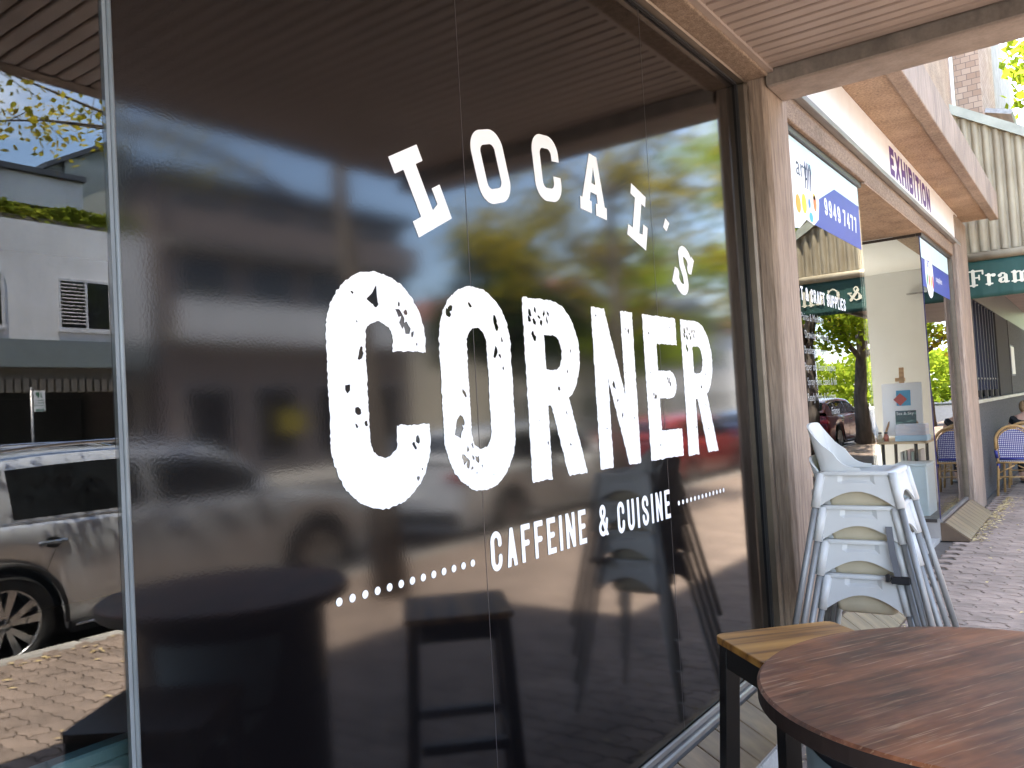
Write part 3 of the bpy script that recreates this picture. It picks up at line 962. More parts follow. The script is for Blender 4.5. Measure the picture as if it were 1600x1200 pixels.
for i in range(8):
    o = link('riser_tile', rt, art); o.location = (-1.38 + i * 0.174, 0, 0)
# glazing: front panes and the return panes of the entrance
z0, z1 = 0.205, 2.945


def pane(name, lo, hi, lab):
    g = MB().sheet(lo, hi).build(name, M['shopglass'], art)
    g['label'] = lab
    return g


p1 = pane('front_pane', (-0.006, 4.268, z0), (0.0, 6.355, z1), 'front pane lettered with a phone number in a blue band')
p2 = pane('front_pane', (-0.006, 8.80, z0), (0.0, 10.66, z1), 'front pane with small palette sticker beyond the entrance')
pane('return_pane', (-1.38, 8.800, z0), (-0.012, 8.806, z1), 'entrance return pane in front of the easel display')
pane('return_pane', (-1.38, 6.349, z0), (-0.012, 6.355, z1), 'entrance return pane behind the phone number')
for a, b in ((4.268, 6.355), (8.806, 10.70)):
    MB().box((-0.03, a, 2.9455), (0.02, b, 2.984)).build('head_frame', M['darkbronze'], art)
    MB().box((-0.03, a, 0.173), (0.012, b, 0.2045)).build('sill_frame', M['alu'], art)
MB().box((-1.38, 8.795, 2.9455), (-0.031, 8.815, 2.971)).build('head_frame', M['darkbronze'], art)
MB().box((-1.38, 8.795, 0.173), (-0.031, 8.815, 0.2045)).build('sill_frame', M['darkbronze'], art)
MB().box((-0.03, 10.66, 0.2046), (0.03, 10.715, 2.945)).build('jamb_frame', M['bronze'], art)
blue = mat('blue_vinyl', (0.03, 0.055, 0.30), 0.4, var=0.05)
navy = mat('navy_edge', (0.012, 0.014, 0.10), 0.4)
pale = mat('pale_cyan_vinyl', (0.56, 0.74, 0.76), 0.4, var=0.04)
MB().box((-0.004, 8.793, z0), (0.004, 8.7995, z1)).build('glass_edge_strip', navy, art)
MB().box((-1.44, 6.36, 0.02), (-1.385, 7.2, 2.97)).build('door_side_panel', M['bronze'], art)
MB().box((-1.44, 7.92, 0.02), (-1.385, 8.795, 2.97)).build('door_side_panel', M['bronze'], art)
dr = MB().sheet((-1.43, 7.21, 0.02), (-1.40, 7.91, 2.97)).build('door', M['shopglass'], art)
MB().box((-1.395, 7.28, 0.95), (-1.365, 7.31, 1.25)).build('handle', M['alu'], dr)
# stickers on the panes
G1 = lambda u, v: (0.0011, u, v)
G2 = lambda u, v: (0.0022, u, v)
G3 = lambda u, v: (0.0033, u, v)
flat('pale_band', [(4.27, 2.43), (5.0, 2.50), (5.236, 2.66), (5.647, 2.802), (6.31, 2.802), (6.31, 2.940), (4.27, 2.940)], G1, art, pale)
flat('blue_band', [(5.02, 2.486), (6.31, 2.486), (6.31, 2.8015), (5.647, 2.8015), (5.236, 2.6595)], G1, art, blue)
pal = [(4.62, 2.395), (4.80, 2.42), (4.95, 2.49), (5.10, 2.48), (5.21, 2.53), (5.25, 2.64), (5.22, 2.73), (5.10, 2.80), (5.02, 2.86), (4.85, 2.91), (4.62, 2.915)]
flat('palette_sticker', pal, G2, art, M['vinyl'])
for (u, v, a, b, c) in ((4.80, 2.56, .05, .055, (0.75, 0.35, 0.03)), (4.92, 2.58, .05, .06, (0.75, 0.62, 0.05)), (5.03, 2.60, .025, .03, (0.1, 0.25, 0.5)), (5.05, 2.52, .04, .03, (0.06, 0.40, 0.62)), (5.15, 2.62, .035, .05, (0.70, 0.20, 0.06)), (5.14, 2.66, .03, .02, (0.7, 0.55, 0.1))):
    flat('paint_dab', disc(u, v, a, b, 12), G3, art, mat('dab', c, 0.5))
ink = mat('dark_ink', (0.035, 0.05, 0.09), 0.5)
font_text('art', 0.17, lambda u, v: (0.0034, 4.80 + u, 2.735 + v), art, ink, xs=1.1)
for i in range(4):
    u = 4.97 + i * 0.035
    MB().tube([(0.0034, u, 2.68), (0.0034, u + 0.02, 2.80), (0.0034, u + 0.012, 2.845)], [0.002, 0.0045, 0.002], 5).build('brush_mark', ink, art)
text_line('9949 7477', 5.37, 2.590, 0.112, 0.022, 0.036, 0.62, G2, art, M['vinyl'], space=0.35)
text_line('ART & CRAFT SUPPLIES', 4.60, 2.0, 0.078, 0.0135, 0.016, 0.62, G1, art, M['vinyl'], space=0.4)
faded = mat('faded_vinyl', (0.6, 0.62, 0.62), 0.5)
faded.node_tree.nodes['Principled BSDF'].inputs['Alpha'].default_value = 0.5
for txt, u, v in (('Paints & Mediums', 4.70, 1.885), ('Drawing & Printing', 4.75, 1.785), ('Brushes & Canvas', 4.72, 1.695), ('Paper and Board Supplies', 4.70, 1.60), ('Spray Paint, Easels & Ink', 4.74, 1.515), ('Ready Made & Custom', 4.72, 1.425), ('Frames', 5.20, 1.335)):
    font_text(txt, 0.064, lambda a, b, u=u, v=v: (0.0011, u + a, v + b), art, faded, xs=1.0)
flat('pale_band', [(8.81, 2.74), (10.55, 2.745), (10.55, 2.935), (8.81, 2.935)], G1, art, pale)
flat('blue_band', [(8.81, 2.46), (10.55, 2.46), (10.55, 2.7395), (8.81, 2.735)], G1, art, blue)
flat('palette_sticker', disc(9.22, 2.62, .24, .25, 18), G2, art, M['vinyl'])
for u, c in ((9.08, (0.05, 0.35, 0.12)), (9.19, (0.65, 0.10, 0.05)), (9.30, (0.7, 0.4, 0.05)), (9.40, (0.6, 0.06, 0.06))):
    flat('paint_dab', disc(u, 2.55, .035, .07, 10), G3, art, mat('dab', c, 0.5))
font_text('art', 0.16, lambda u, v: (0.0034, 9.10 + u, 2.68 + v), art, blue, xs=1.0)
font_text('supplies', 0.09, lambda u, v: (0.0022, 9.62 + u, 2.58 + v), art, M['vinyl'], xs=1.4)

# white fascia sign
sg = thing('fascia_sign', 'long white fascia sign reading EXHIBITION in purple capitals', 'sign', (0.06, 8, 3.12))
signm = mat('white_sign_panel', (0.83, 0.80, 0.77), 0.5, c2=(0.88, 0.87, 0.85), scale=3, stretch=(1, 2, 1))
MB().box((0.0455, 4.27, 3.165), (0.075, 11.05, 3.495)).build('panel', signm, sg)
MB().box((0.0455, 4.27, 3.125), (0.092, 11.05, 3.1645)).build('bottom_trim', M['alu'], sg, bevel=0.004)
pur = mat('purple_vinyl', (0.10, 0.035, 0.20), 0.5)
PS = lambda u, v: (0.0765, u, v)
text_line('EXHIBITION', 7.19, 3.205, 0.235, 0.060, 0.042, 0.82, PS, sg, pur)

# ------------------------------------------------------------------ display behind the return pane
PLY = wood_mat('pale_ply', [(0.2, (0.36, 0.24, 0.13)), (0.7, (0.52, 0.38, 0.23))], (1, 1, 1), 0.5, wave=5, dist=4)
OAK = wood_mat('easel_wood', [(0.2, (0.30, 0.15, 0.06)), (0.7, (0.46, 0.27, 0.12))], (1, 1, 1), 0.5, wave=8, dist=4)
dt = thing('display_table', 'narrow trestle display table inside the art shop window', 'table', (-0.5, 9.8, 0.02))
MB().box((-1.15, 9.35, 0.900), (-0.16, 10.25, 0.925)).build('table_top', PLY, dt)
for x in (-1.05, -0.62, -0.30):
    for yy in (9.45, 10.1):
        MB().tube([(x, yy, 0.02), (x + 0.02, yy, 0.9)], 0.018, 8).build('leg', M['blackmetal'], dt)
es = thing('table_easel', 'white board with a seascape leaflet on a small wooden easel', 'easel', (-0.45, 9.95, 0.925))
MB().box((-0.68, 9.94, 0.96), (-0.27, 9.955, 1.545), Matrix.Rotation(R(-9), 3, 'X')).build('white_board', M['vinyl'], es)
MB().box((-0.50, 9.98, 0.93), (-0.45, 10.00, 1.72), Matrix.Rotation(R(-9), 3, 'X')).build('mast', OAK, es)
MB().box((-0.52, 9.905, 1.56), (-0.43, 9.99, 1.60)).build('clamp', OAK, es)
for s in (-1, 1):
    MB().tube([(-0.475 + s * 0.05, 10.03, 1.4), (-0.475 + s * 0.2, 9.86, 0.925)], 0.012, 6).build('leg', OAK, es)
P9 = lambda u, v: (u, 9.925 + (v - 1.25) * 0.158 - 0.0005 * 0, v)
sea, t, bs, out = new_mat('seascape_print')
vv = coords(t, (1, 1, 1))
wv = N(t, 'ShaderNodeTexNoise'); wv.inputs['Scale'].default_value = 9; wv.inputs['Detail'].default_value = 6
mp = coords(t, (1, 1, 5)); t.links.new(mp, wv.inputs['Vector'])
t.links.new(ramp(t, wv.outputs['Fac'], [(0.35, (0.015, 0.03, 0.045)), (0.55, (0.03, 0.10, 0.11)), (0.68, (0.25, 0.42, 0.38))]), bs.inputs['Base Color'])
flat('leaflet', [(-0.545, 0.985), (-0.335, 0.985), (-0.335, 1.235), (-0.545, 1.235)], lambda u, v: (u, 9.929 + (v - 1.25) * 0.158, v), es, sea)
font_text('Sea & Sky', 0.045, lambda a, b: (-0.535 + a, 9.926 + (1.19 + b - 1.25) * 0.158, 1.19 + b), es, M['vinyl'])
flat('red_card', [(-0.56, 1.36), (-0.49, 1.29), (-0.42, 1.36), (-0.49, 1.43)], lambda u, v: (u, 9.926 + (v - 1.25) * 0.158, v), es, M['red_plastic'])
flat('blue_card', [(-0.53, 1.29), (-0.385, 1.29), (-0.385, 1.46), (-0.53, 1.46)], lambda u, v: (u, 9.931 + (v - 1.25) * 0.158, v), es, mat('blue_card', (0.05, 0.30, 0.50), 0.5))
bx = thing('paint_tube_box', 'pale boxed set of paint tubes on the display table', 'box', (-0.28, 9.5, 0.925))
prm, t, bs, out = new_mat('tube_box_print')
br = N(t, 'ShaderNodeTexBrick'); br.inputs['Scale'].default_value = 9; br.inputs['Color1'].default_value = (0.62, 0.70, 0.80, 1); br.inputs['Color2'].default_value = (0.78, 0.74, 0.74, 1); br.inputs['Mortar'].default_value = (0.25, 0.10, 0.14, 1)
t.links.new(coords(t, (2, 2, 1.4), rot=(R(90), 0, 0)), br.inputs['Vector']); t.links.new(br.outputs['Color'], bs.inputs['Base Color'])
MB().cbox((-0.46, 9.42, 0.926), (-0.17, 9.62, 1.10), 0.004).build('carton', prm, bx)
MB().cbox((-0.47, 9.41, 0.9255), (-0.16, 9.63, 0.985), 0.003).build('tray', mat('pale_blue_card', (0.45, 0.62, 0.75), 0.5), bx)
wb = thing('white_storage_box', 'plain pale storage box on the floor under the display table', 'box', (-0.25, 9.25, 0.02))
MB().cbox((-0.43, 9.05, 0.02), (-0.13, 9.5, 0.69), 0.012).build('carton', mat('pale_white_card', (0.68, 0.76, 0.78), 0.5, var=.03), wb)
MB().cbox((-0.435, 9.045, 0.6905), (-0.125, 9.505, 0.715), 0.008).build('lid', mat('pale_white_lid', (0.72, 0.79, 0.80), 0.5, var=.03), wb)
bk = thing('sketch_pads', 'upright row of grey sketch pads below the display table', 'books', (-0.4, 9.6, 0.72))
for i in range(6):
    MB().box((-0.46 + i * 0.035, 9.58, 0.40), (-0.435 + i * 0.035, 9.8, 0.80 + 0.012 * (i % 3))).build('pad', mat('pad', (0.35 + 0.06 * (i % 3), 0.38 + .05 * (i % 2), 0.40), 0.6), bk)
e2 = thing('small_easel', 'small brown A-frame easel holding canvases at the left of the display', 'easel', (-0.85, 9.5, 0.925))
for a, b in (((-0.98, 9.45, 0.926), (-0.80, 9.55, 1.34)), ((-0.66, 9.45, 0.926), (-0.80, 9.55, 1.34)), ((-0.82, 9.75, 0.926), (-0.80, 9.56, 1.32))):
    MB().tube([a, b], 0.014, 6).build('leg', OAK, e2)
MB().box((-0.95, 9.43, 1.03), (-0.68, 9.46, 1.055)).build('shelf', OAK, e2)
e3 = thing('leaning_canvas', 'pair of unframed canvases leaning against the small easel', 'canvas', (-0.75, 9.5, 0.925))
MB().box((-0.76, 9.36, 0.928), (-0.735, 9.75, 1.42), Matrix.Rotation(R(-16), 3, 'Y')).build('canvas_board', M['vinyl'], e3)
MB().box((-0.90, 9.36, 0.928), (-0.875, 9.75, 1.30), Matrix.Rotation(R(-14), 3, 'Y')).build('canvas_board', mat('canvas_back', (0.42, 0.22, 0.15), 0.7), e3)
for i, (x, c) in enumerate(((-0.62, (0.5, 0.42, 0.30)), (-0.56, (0.4, 0.1, 0.06)))):
    bo = thing('paint_jar', ('cream paint jar' if i == 0 else 'red-brown paint jar') + ' standing in front of the small easel', 'jar', (x, 9.44, 0.925))
    MB().lathe([(0, 0), (0.024, 0), (0.024, 0.06), (0.015, 0.07), (0.015, 0.085)], lambda a, b, h, x=x: (x + a, 9.44 + b, 0.926 + h), 14).build('body', mat('jar', c, 0.4), bo)
    MB().lathe([(0.017, 0.082), (0.017, 0.10), (0, 0.10)], lambda a, b, h, x=x: (x + a, 9.44 + b, 0.926 + h), 14).build('lid', M['blackplastic'], bo)

# ================================================================== THE GALLERY BEYOND (fluted awning, banner, barred window)
gal = thing('gallery_building', 'far shop with fluted cream awning end, brick pier and speckled stone dado', 'building', (0, 14, 0))
cream = mat('cream_fluted_metal', (0.24, 0.20, 0.135), 0.6, c2=(0.37, 0.325, 0.23), scale=5, stretch=(1, 1, 0.4), bmp=0.1)
stone = mat('speckled_grey_stone', (0.04, 0.042, 0.044), 0.75, c2=(0.12, 0.12, 0.12), scale=45, detail=3, spec=0.15)
brickm, t, bs, out = new_mat('weathered_brick')
br = N(t, 'ShaderNodeTexBrick'); br.inputs['Scale'].default_value = 4.4
br.inputs['Color1'].default_value = (0.30, 0.20, 0.14, 1); br.inputs['Color2'].default_value = (0.42, 0.31, 0.23, 1); br.inputs['Mortar'].default_value = (0.16, 0.12, 0.10, 1)
br.inputs['Mortar Size'].default_value = 0.018; br.inputs['Row Height'].default_value = 0.35
tc = coords(t, (1, 1, 1)); sx = N(t, 'ShaderNodeSeparateXYZ'); cx = N(t, 'ShaderNodeCombineXYZ'); ad = N(t, 'ShaderNodeMath', operation='ADD')
t.links.new(tc, sx.inputs[0]); t.links.new(sx.outputs[0], ad.inputs[0]); t.links.new(sx.outputs[1], ad.inputs[1]); t.links.new(ad.outputs[0], cx.inputs[0]); t.links.new(sx.outputs[2], cx.inputs[1])
t.links.new(cx.outputs[0], br.inputs['Vector']); t.links.new(br.outputs['Color'], bs.inputs['Base Color']); bs.inputs['Roughness'].default_value = 0.9
bump(t, bs, br.outputs['Fac'], -0.6, 0.01)
MB().box((-8, 12.22, 3.2), (-0.02, 24, 9.0)).build('upper_wall', M['beam'], gal)
MB().box((-0.10, 12.55, 4.2), (0.30, 14.6, 7.6)).build('brick_pier', brickm, gal)
MB().box((-0.06, 12.45, 4.2), (0.0, 12.549, 7.6)).build('brick_pier', cream, gal)
MB().tube([(-0.045, 12.36, 4.2), (-0.045, 12.36, 7.6)], 0.055, 14).build('downpipe', M['vinyl'], gal)
# fluted end wall of the awning, top edge falling towards the street
aw = MB().prism([(-0.06, 3.16), (2.5, 3.16), (2.5, 3.45), (-0.06, 5.04)], lambda u, v, w_: (u, w_, v), 12.03, 12.10).build('awning_end_wall', cream, gal)
for i in range(22):
    x0 = -0.04 + i * 0.115
    tp = 5.03 - (x0 + 0.1) * 0.62
    fl = MB()
    prof = [(0.0, 0.0), (0.018, -0.034), (0.045, -0.045), (0.072, -0.034), (0.09, 0.0)]
    rows = [[(x0 + a, 12.0295 + b, z) for a, b in prof] for z in (3.165, tp - 0.02)]
    fl.grid(rows, smooth=True)
    fl.build('flute', cream, aw)
gut = mat('pale_green_gutter', (0.36, 0.38, 0.32), 0.5)
MB().prism([(-0.08, 5.03), (2.55, 3.40), (2.55, 3.53), (-0.08, 5.16)], lambda u, v, w_: (u, w_, v), 11.955, 12.16).build('barge_capping', gut, aw)
MB().box((0.30, 12.8, 5.1), (0.62, 14.4, 5.16), Matrix.Rotation(R(18), 3, 'Y')).build('roof_flashing', M['alu'], gal)
MB().tube([(-0.02, 11.975, 3.10), (2.55, 11.975, 3.10)], 0.055, 14).build('awning_tube', cream, aw)
MB().box((-0.02, 12.12, 3.06), (2.5, 22, 3.2)).build('awning_soffit', M['soffit'], gal)
MB().box((2.5, 12.0, 3.0), (2.56, 22, 3.46)).build('awning_fascia', gut, gal)
barm = mat('black_navy_bar', (0.006, 0.007, 0.022), 0.6)
# stone dado, jambs, dark timber-framed barred window
MB().box((-0.02, 11.64, 0), (0.055, 11.70, 3.05)).build('blue_edge_trim', navy, gal)
MB().box((-0.25, 11.7005, 0.0), (0.04, 22, 1.24)).build('stone_dado', stone, gal)
MB().box((-0.25, 11.7005, 1.2405), (0.075, 22, 1.285)).build('window_sill', M['alu'], gal)
wv_ = MB().sheet((-0.16, 11.71, 1.286), (-0.152, 15.2, 2.62)).build('window_pane', M['shopglass'], gal)
MB().box((-2.5, 11.91, 0.0), (-2.4, 21.9, 3.05)).build('inner_wall', M['interior_dark'], gal)
MB().box((-0.24, 15.2005, 1.286), (0.02, 17.2, 2.62)).build('shutter_panel', M['interior_dark'], gal)
MB().box((-0.25, 17.2005, 1.286), (0.03, 22.0, 2.62)).build('stone_pier', stone, gal)
MB().box((-0.25, 11.71, 2.6205), (0.02, 22, 3.059)).build('window_head', M['darkbronze'], gal)
for i in range(9):
    yb = 12.05 + i * 0.36
    MB().box((-0.03, yb, 1.40), (0.01, yb + 0.075, 2.62)).build('window_bar', barm, gal)
    if i % 2 == 0:
        MB().box((-0.028, yb + 0.02, 1.2855), (0.008, yb + 0.05, 1.3995)).build('bar_foot', M['darkbronze'], gal)
MB().box((-0.026, 12.0, 1.55), (-0.004, 15.2, 1.575)).build('window_rail', M['darkbronze'], gal)
sgn = thing('small_notice', 'small white notice on the pier beyond the barred window', 'notice', (0.035, 17.6, 1.7))
MB().box((0.031, 17.4, 1.65), (0.04, 18.0, 2.15)).build('board', M['vinyl'], sgn)
MB().box((0.0302, 17.36, 1.62), (0.0308, 18.04, 2.18)).build('frame', navy, sgn)

ban = thing('green_banner', 'dark green banner lettered Framing & Gallery under the fluted awning', 'banner', (1.2, 11.97, 2.57))
green = mat('dark_green_canvas', (0.008, 0.045, 0.036), 0.7, c2=(0.014, 0.065, 0.052), scale=3, stretch=(2, 1, 0.3))
rows = []
for k in range(9):
    z = 2.575 + (3.048 - 2.575) * k / 8
    rows.append([(0.005 + 2.45 * i / 60, 11.97 + 0.006 * math.sin(i * 0.9) * (1 - k / 8) + 0.004 * math.sin(i * 2.3 + k), z) for i in range(61)])
cbn = MB().grid(rows).build('canvas', green, ban)
sm = cbn.modifiers.new('solid', 'SOLIDIFY'); sm.thickness = 0.004; sm.offset = -1
SER = {  # serif lower case as (width, thick strokes, thin strokes)
    'F': (0.60, [[(0.17, 0), (0.17, 0.72)]], [[(0.02, 0.02), (0.32, 0.02)], [(0.02, 0.70), (0.58, 0.70), (0.58, 0.54)], [(0.17, 0.38), (0.42, 0.38)], [(0.42, 0.28), (0.42, 0.48)]]),
    'r': (0.42, [[(0.14, 0), (0.14, 0.46)], [(0.32, 0.42), (0.36, 0.42)]], [[(0.02, 0.02), (0.28, 0.02)], [(0.02, 0.45), (0.14, 0.45)], [(0.16, 0.34), (0.24, 0.44), (0.34, 0.46)]]),
    'a': (0.48, [[(0.34, 0.05), (0.34, 0.34)], [(0.10, 0.12), (0.12, 0.17)], [(0.09, 0.36), (0.11, 0.37)]], [[(0.34, 0.34), (0.29, 0.44), (0.18, 0.46), (0.09, 0.38)], [(0.34, 0.27), (0.16, 0.23), (0.09, 0.13), (0.13, 0.03), (0.24, 0.04), (0.34, 0.12)], [(0.34, 0.06), (0.40, 0.02), (0.46, 0.04)]]),
    'm': (0.84, [[(0.14, 0), (0.14, 0.46)], [(0.42, 0), (0.42, 0.36)], [(0.70, 0), (0.70, 0.36)]], [[(0.03, 0.02), (0.25, 0.02)], [(0.31, 0.02), (0.53, 0.02)], [(0.59, 0.02), (0.81, 0.02)], [(0.03, 0.45), (0.14, 0.45)], [(0.16, 0.36), (0.26, 0.45), (0.36, 0.45), (0.42, 0.34)], [(0.44, 0.36), (0.54, 0.45), (0.64, 0.45), (0.70, 0.34)]]),
    'i': (0.28, [[(0.14, 0), (0.14, 0.45)], [(0.13, 0.65), (0.15, 0.65)]], [[(0.02, 0.02), (0.26, 0.02)], [(0.02, 0.45), (0.14, 0.45)]]),
    'n': (0.56, [[(0.14, 0), (0.14, 0.46)], [(0.42, 0), (0.42, 0.36)]], [[(0.03, 0.02), (0.25, 0.02)], [(0.31, 0.02), (0.53, 0.02)], [(0.03, 0.45), (0.14, 0.45)], [(0.16, 0.36), (0.26, 0.45), (0.36, 0.45), (0.42, 0.34)]]),
    'g': (0.50, [[(0.10, 0.24), (0.10, 0.36)], [(0.36, 0.24), (0.36, 0.36)]], [arc(0.23, 0.30, 0.14, 0.15, 0, 360, 18), [(0.36, 0.44), (0.48, 0.47)], [(0.14, 0.15), (0.10, 0.07), (0.40, 0.04), (0.42, -0.10), (0.24, -0.17), (0.06, -0.10), (0.12, 0.03)]]),
    '&': (0.74, [[(0.20, 0.52), (0.56, 0.04)], [(0.10, 0.12), (0.10, 0.22)]], [arc(0.28, 0.58, 0.10, 0.13, 0, 360, 16), [(0.20, 0.40), (0.08, 0.24), (0.12, 0.06), (0.30, 0.02), (0.50, 0.16), (0.62, 0.38)], [(0.52, 0.40), (0.70, 0.40)]]),
    'G': (0.72, [[(0.10, 0.22), (0.10, 0.50)], [(0.58, 0.06), (0.58, 0.30)]], [arc(0.36, 0.36, 0.27, 0.36, 40, 320, 26), [(0.46, 0.31), (0.70, 0.31)], [(0.60, 0.50), (0.60, 0.70)]]),
    'l': (0.28, [[(0.14, 0), (0.14, 0.72)]], [[(0.02, 0.02), (0.26, 0.02)], [(0.02, 0.71), (0.14, 0.71)]]),
    'e': (0.46, [[(0.10, 0.16), (0.10, 0.30)]], [arc(0.24, 0.23, 0.16, 0.22, 0, 320, 22), [(0.08, 0.25), (0.40, 0.25)]]),
    'y': (0.52, [[(0.10, 0.44), (0.27, 0.06)]], [[(0.01, 0.45), (0.21, 0.45)], [(0.32, 0.45), (0.51, 0.45)], [(0.43, 0.45), (0.24, -0.10), (0.12, -0.18), (0.05, -0.12)]]),
}
cream_v = mat('cream_lettering', (0.62, 0.60, 0.48), 0.6)
u = 0.055
for ch in 'Framing & Gallery':
    if ch == ' ':
        u += 0.07; continue
    S_ = 0.262
    wd, thick, thin = SER[ch]
    res = 0.0045
    xs = np.arange(-0.02, wd * S_ + 0.03, res); ys = np.arange(-0.065, 0.22, res)
    X, Y = np.meshgrid(xs, ys)
    d = np.full(X.shape, 9.0)
    for st in thick: d = np.minimum(d, seg_dist(X, Y, [(a * S_, b * S_) for a, b in st]) - 0.020)
    for st in thin: d = np.minimum(d, seg_dist(X, Y, [(a * S_, b * S_) for a, b in st]) - 0.0095)
    link('letter', field_mesh('letter', d, xs[0], ys[0], res, lambda x, y, u=u: (u + x - 1.2, 11.9585 - 11.97, 2.735 + y - 2.57), cream_v), ban)
    u += wd * S_ + 0.022

# ------------------------------------------------------------------ bistro chairs and the seated person
cane = mat('honey_rattan', (0.34, 0.20, 0.075), 0.45, c2=(0.46, 0.29, 0.12), scale=30)
weave, t, bs, out = new_mat('blue_white_weave')
ck = N(t, 'ShaderNodeTexChecker'); ck.inputs['Scale'].default_value = 70; ck.inputs['Color1'].default_value = (0.025, 0.03, 0.16, 1); ck.inputs['Color2'].default_value = (0.60, 0.58, 0.56, 1)
t.links.new(coords(t, rot=(0, R(45), 0)), ck.inputs['Vector'])
vo = N(t, 'ShaderNodeTexVoronoi'); vo.inputs['Scale'].default_value = 46; vo.inputs['Randomness'].default_value = 0.0
t.links.new(coords(t, (1, 0.001, 0.8)), vo.inputs['Vector'])
t.links.new(ramp(t, vo.outputs['Distance'], [(0.30, (0.62, 0.60, 0.60)), (0.36, (0.03, 0.035, 0.20))]), bs.inputs['Base Color'])
bluew = mat('blue_binding', (0.025, 0.03, 0.17), 0.5)


def bistro(label, x, y, rz):
    c = thing('bistro_chair', label, 'chair', (0, 0, 0), 'rattan bistro chairs')
    # faces +y; back panel at -y
    for s in (-1, 1):
        MB().tube([(s * 0.23, -0.24, 0), (s * 0.20, -0.20, 0.45), (s * 0.205, -0.23, 0.62)], 0.016, 8).build('leg', cane, c)
        MB().tube([(s * 0.22, 0.22, 0), (s * 0.20, 0.19, 0.44)], 0.016, 8).build('leg', cane, c)
        MB().tube([(s * 0.205, -0.20, 0.36), (s * 0.20, -0.20, 0.44)], 0.021, 8).build('binding', bluew, c)
        MB().tube([(s * 0.21, -0.215, 0.50), (s * 0.215, -0.235, 0.60)], 0.022, 8).build('binding', bluew, c)
    outer = [(0.215 * math.cos(R(a)) * (1.06 if 20 < a < 160 else 1), -0.235 - 0.03 * math.sin(R(a)), 0.62 + 0.30 * math.sin(R(a)) ** 0.8 if math.sin(R(a)) > 0 else 0.62) for a in range(0, 181, 12)]
    MB().tube(outer, 0.019, 8).build('back_hoop', cane, c)
    inner = [(p[0] * 0.86, p[1] + 0.004, 0.62 + (p[2] - 0.62) * 0.88) for p in outer]
    MB().tube(inner, 0.009, 6).build('back_hoop', cane, c)
    pts = [(p[0], -0.236 - 0.03 * (p[2] - 0.6) / 0.3, p[2]) for p in inner] + [(-0.17, -0.215, 0.49), (0.17, -0.215, 0.49)]
    n = len(pts)
    me = bpy.data.meshes.new('back_panel'); me.from_pydata(pts, [], [list(range(n))]); me.materials.append(weave); me.update()
    o = link('back_panel', me, c); s_ = o.modifiers.new('solid', 'SOLIDIFY'); s_.thickness = 0.008
    MB().tube([(-0.185, -0.215, 0.485), (0.185, -0.215, 0.485)], 0.014, 8).build('back_rail', bluew, c)
    MB().cbox((-0.21, -0.21, 0.435), (0.21, 0.20, 0.462), 0.012).build('seat', weave, c)
    ring = [(-0.215, -0.215, 0.44), (0.215, -0.215, 0.44), (0.215, 0.205, 0.44), (-0.215, 0.205, 0.44), (-0.215, -0.215, 0.44)]
    MB().tube(ring, 0.014, 8).build('seat_rim', cane, c)
    for s in (-1, 1):
        MB().tube([(s * 0.205, -0.205, 0.30), (s * 0.02, -0.21, 0.40)], 0.009, 6).build('brace', cane, c)
        MB().tube([(s * 0.21, -0.21, 0.22), (s * 0.21, 0.20, 0.22)], 0.009, 6).build('stretcher', cane, c)
    MB().tube([(-0.215, -0.212, 0.25), (0.215, -0.212, 0.25)], 0.009, 6).build('stretcher', cane, c)
    c.location = (x, y, 0.0); c.rotation_euler = (0, 0, rz)
    return c


bistro('blue and white rattan bistro chair nearest, by the stone wall', 0.375, 12.75, R(-4))
bistro('blue and white rattan bistro chair behind, under the seated person', 0.40, 13.75, R(3))
skin = mat('skin', (0.46, 0.28, 0.20), 0.5, var=0.05)
hair = mat('dark_blond_hair', (0.15, 0.09, 0.045), 0.6, c2=(0.30, 0.20, 0.10), scale=60, stretch=(1, 1, 0.15), bmp=0.5, bscale=200)
blackc = mat('black_cotton', (0.012, 0.012, 0.013), 0.85, bmp=0.2, bscale=200)


def skinmesh(name, verts, edges, rad, m, parent, root=0, sub=2):
    me = bpy.data.meshes.new(name)
    o3 = ORG[parent]
    me.from_pydata([tuple(Vector(v) - o3) for v in verts], edges, [])
    me.materials.append(m)
    o = link(name, me, parent)
    o.modifiers.new('skin', 'SKIN')
    me.skin_vertices.new(name='') if not me.skin_vertices else None
    for i, r_ in enumerate(rad):
        sv = me.skin_vertices[0].data[i]
        sv.radius = r_ if hasattr(r_, '__len__') else (r_, r_)
        sv.use_root = (i == root)
    s_ = o.modifiers.new('sub', 'SUBSURF'); s_.levels = sub; s_.render_levels = sub
    return o


px, py = 0.42, 13.72
per = thing('person', 'seated person in a black top seen from behind at the far cafe table', 'person', (px, py, 0.0))
V = lambda a, b, c: (px + a, py + b, c)
bv = [V(0, 0.0, 0.56), V(0, 0.0, 0.70), V(0, 0.05, 0.86), V(0, 0.11, 0.97), V(0, 0.15, 1.03), V(0, 0.19, 1.10), V(0, 0.21, 1.165),
      V(-0.09, 0.02, 0.55), V(-0.12, 0.42, 0.55), V(-0.12, 0.45, 0.10), V(-0.12, 0.56, 0.045),
      V(0.09, 0.02, 0.55), V(0.12, 0.42, 0.55), V(0.12, 0.45, 0.10), V(0.12, 0.56, 0.045),
      V(-0.16, 0.11, 0.95), V(-0.22, 0.16, 0.74), V(-0.10, 0.38, 0.74), V(-0.04, 0.45, 0.76),
      V(0.16, 0.11, 0.95), V(0.22, 0.16, 0.74), V(0.10, 0.38, 0.74), V(0.04, 0.45, 0.76)]
be = [(0, 1), (1, 2), (2, 3), (3, 4), (4, 5), (5, 6), (0, 7), (7, 8), (8, 9), (9, 10), (0, 11), (11, 12), (12, 13), (13, 14), (3, 15), (15, 16), (16, 17), (17, 18), (3, 19), (19, 20), (20, 21), (21, 22)]
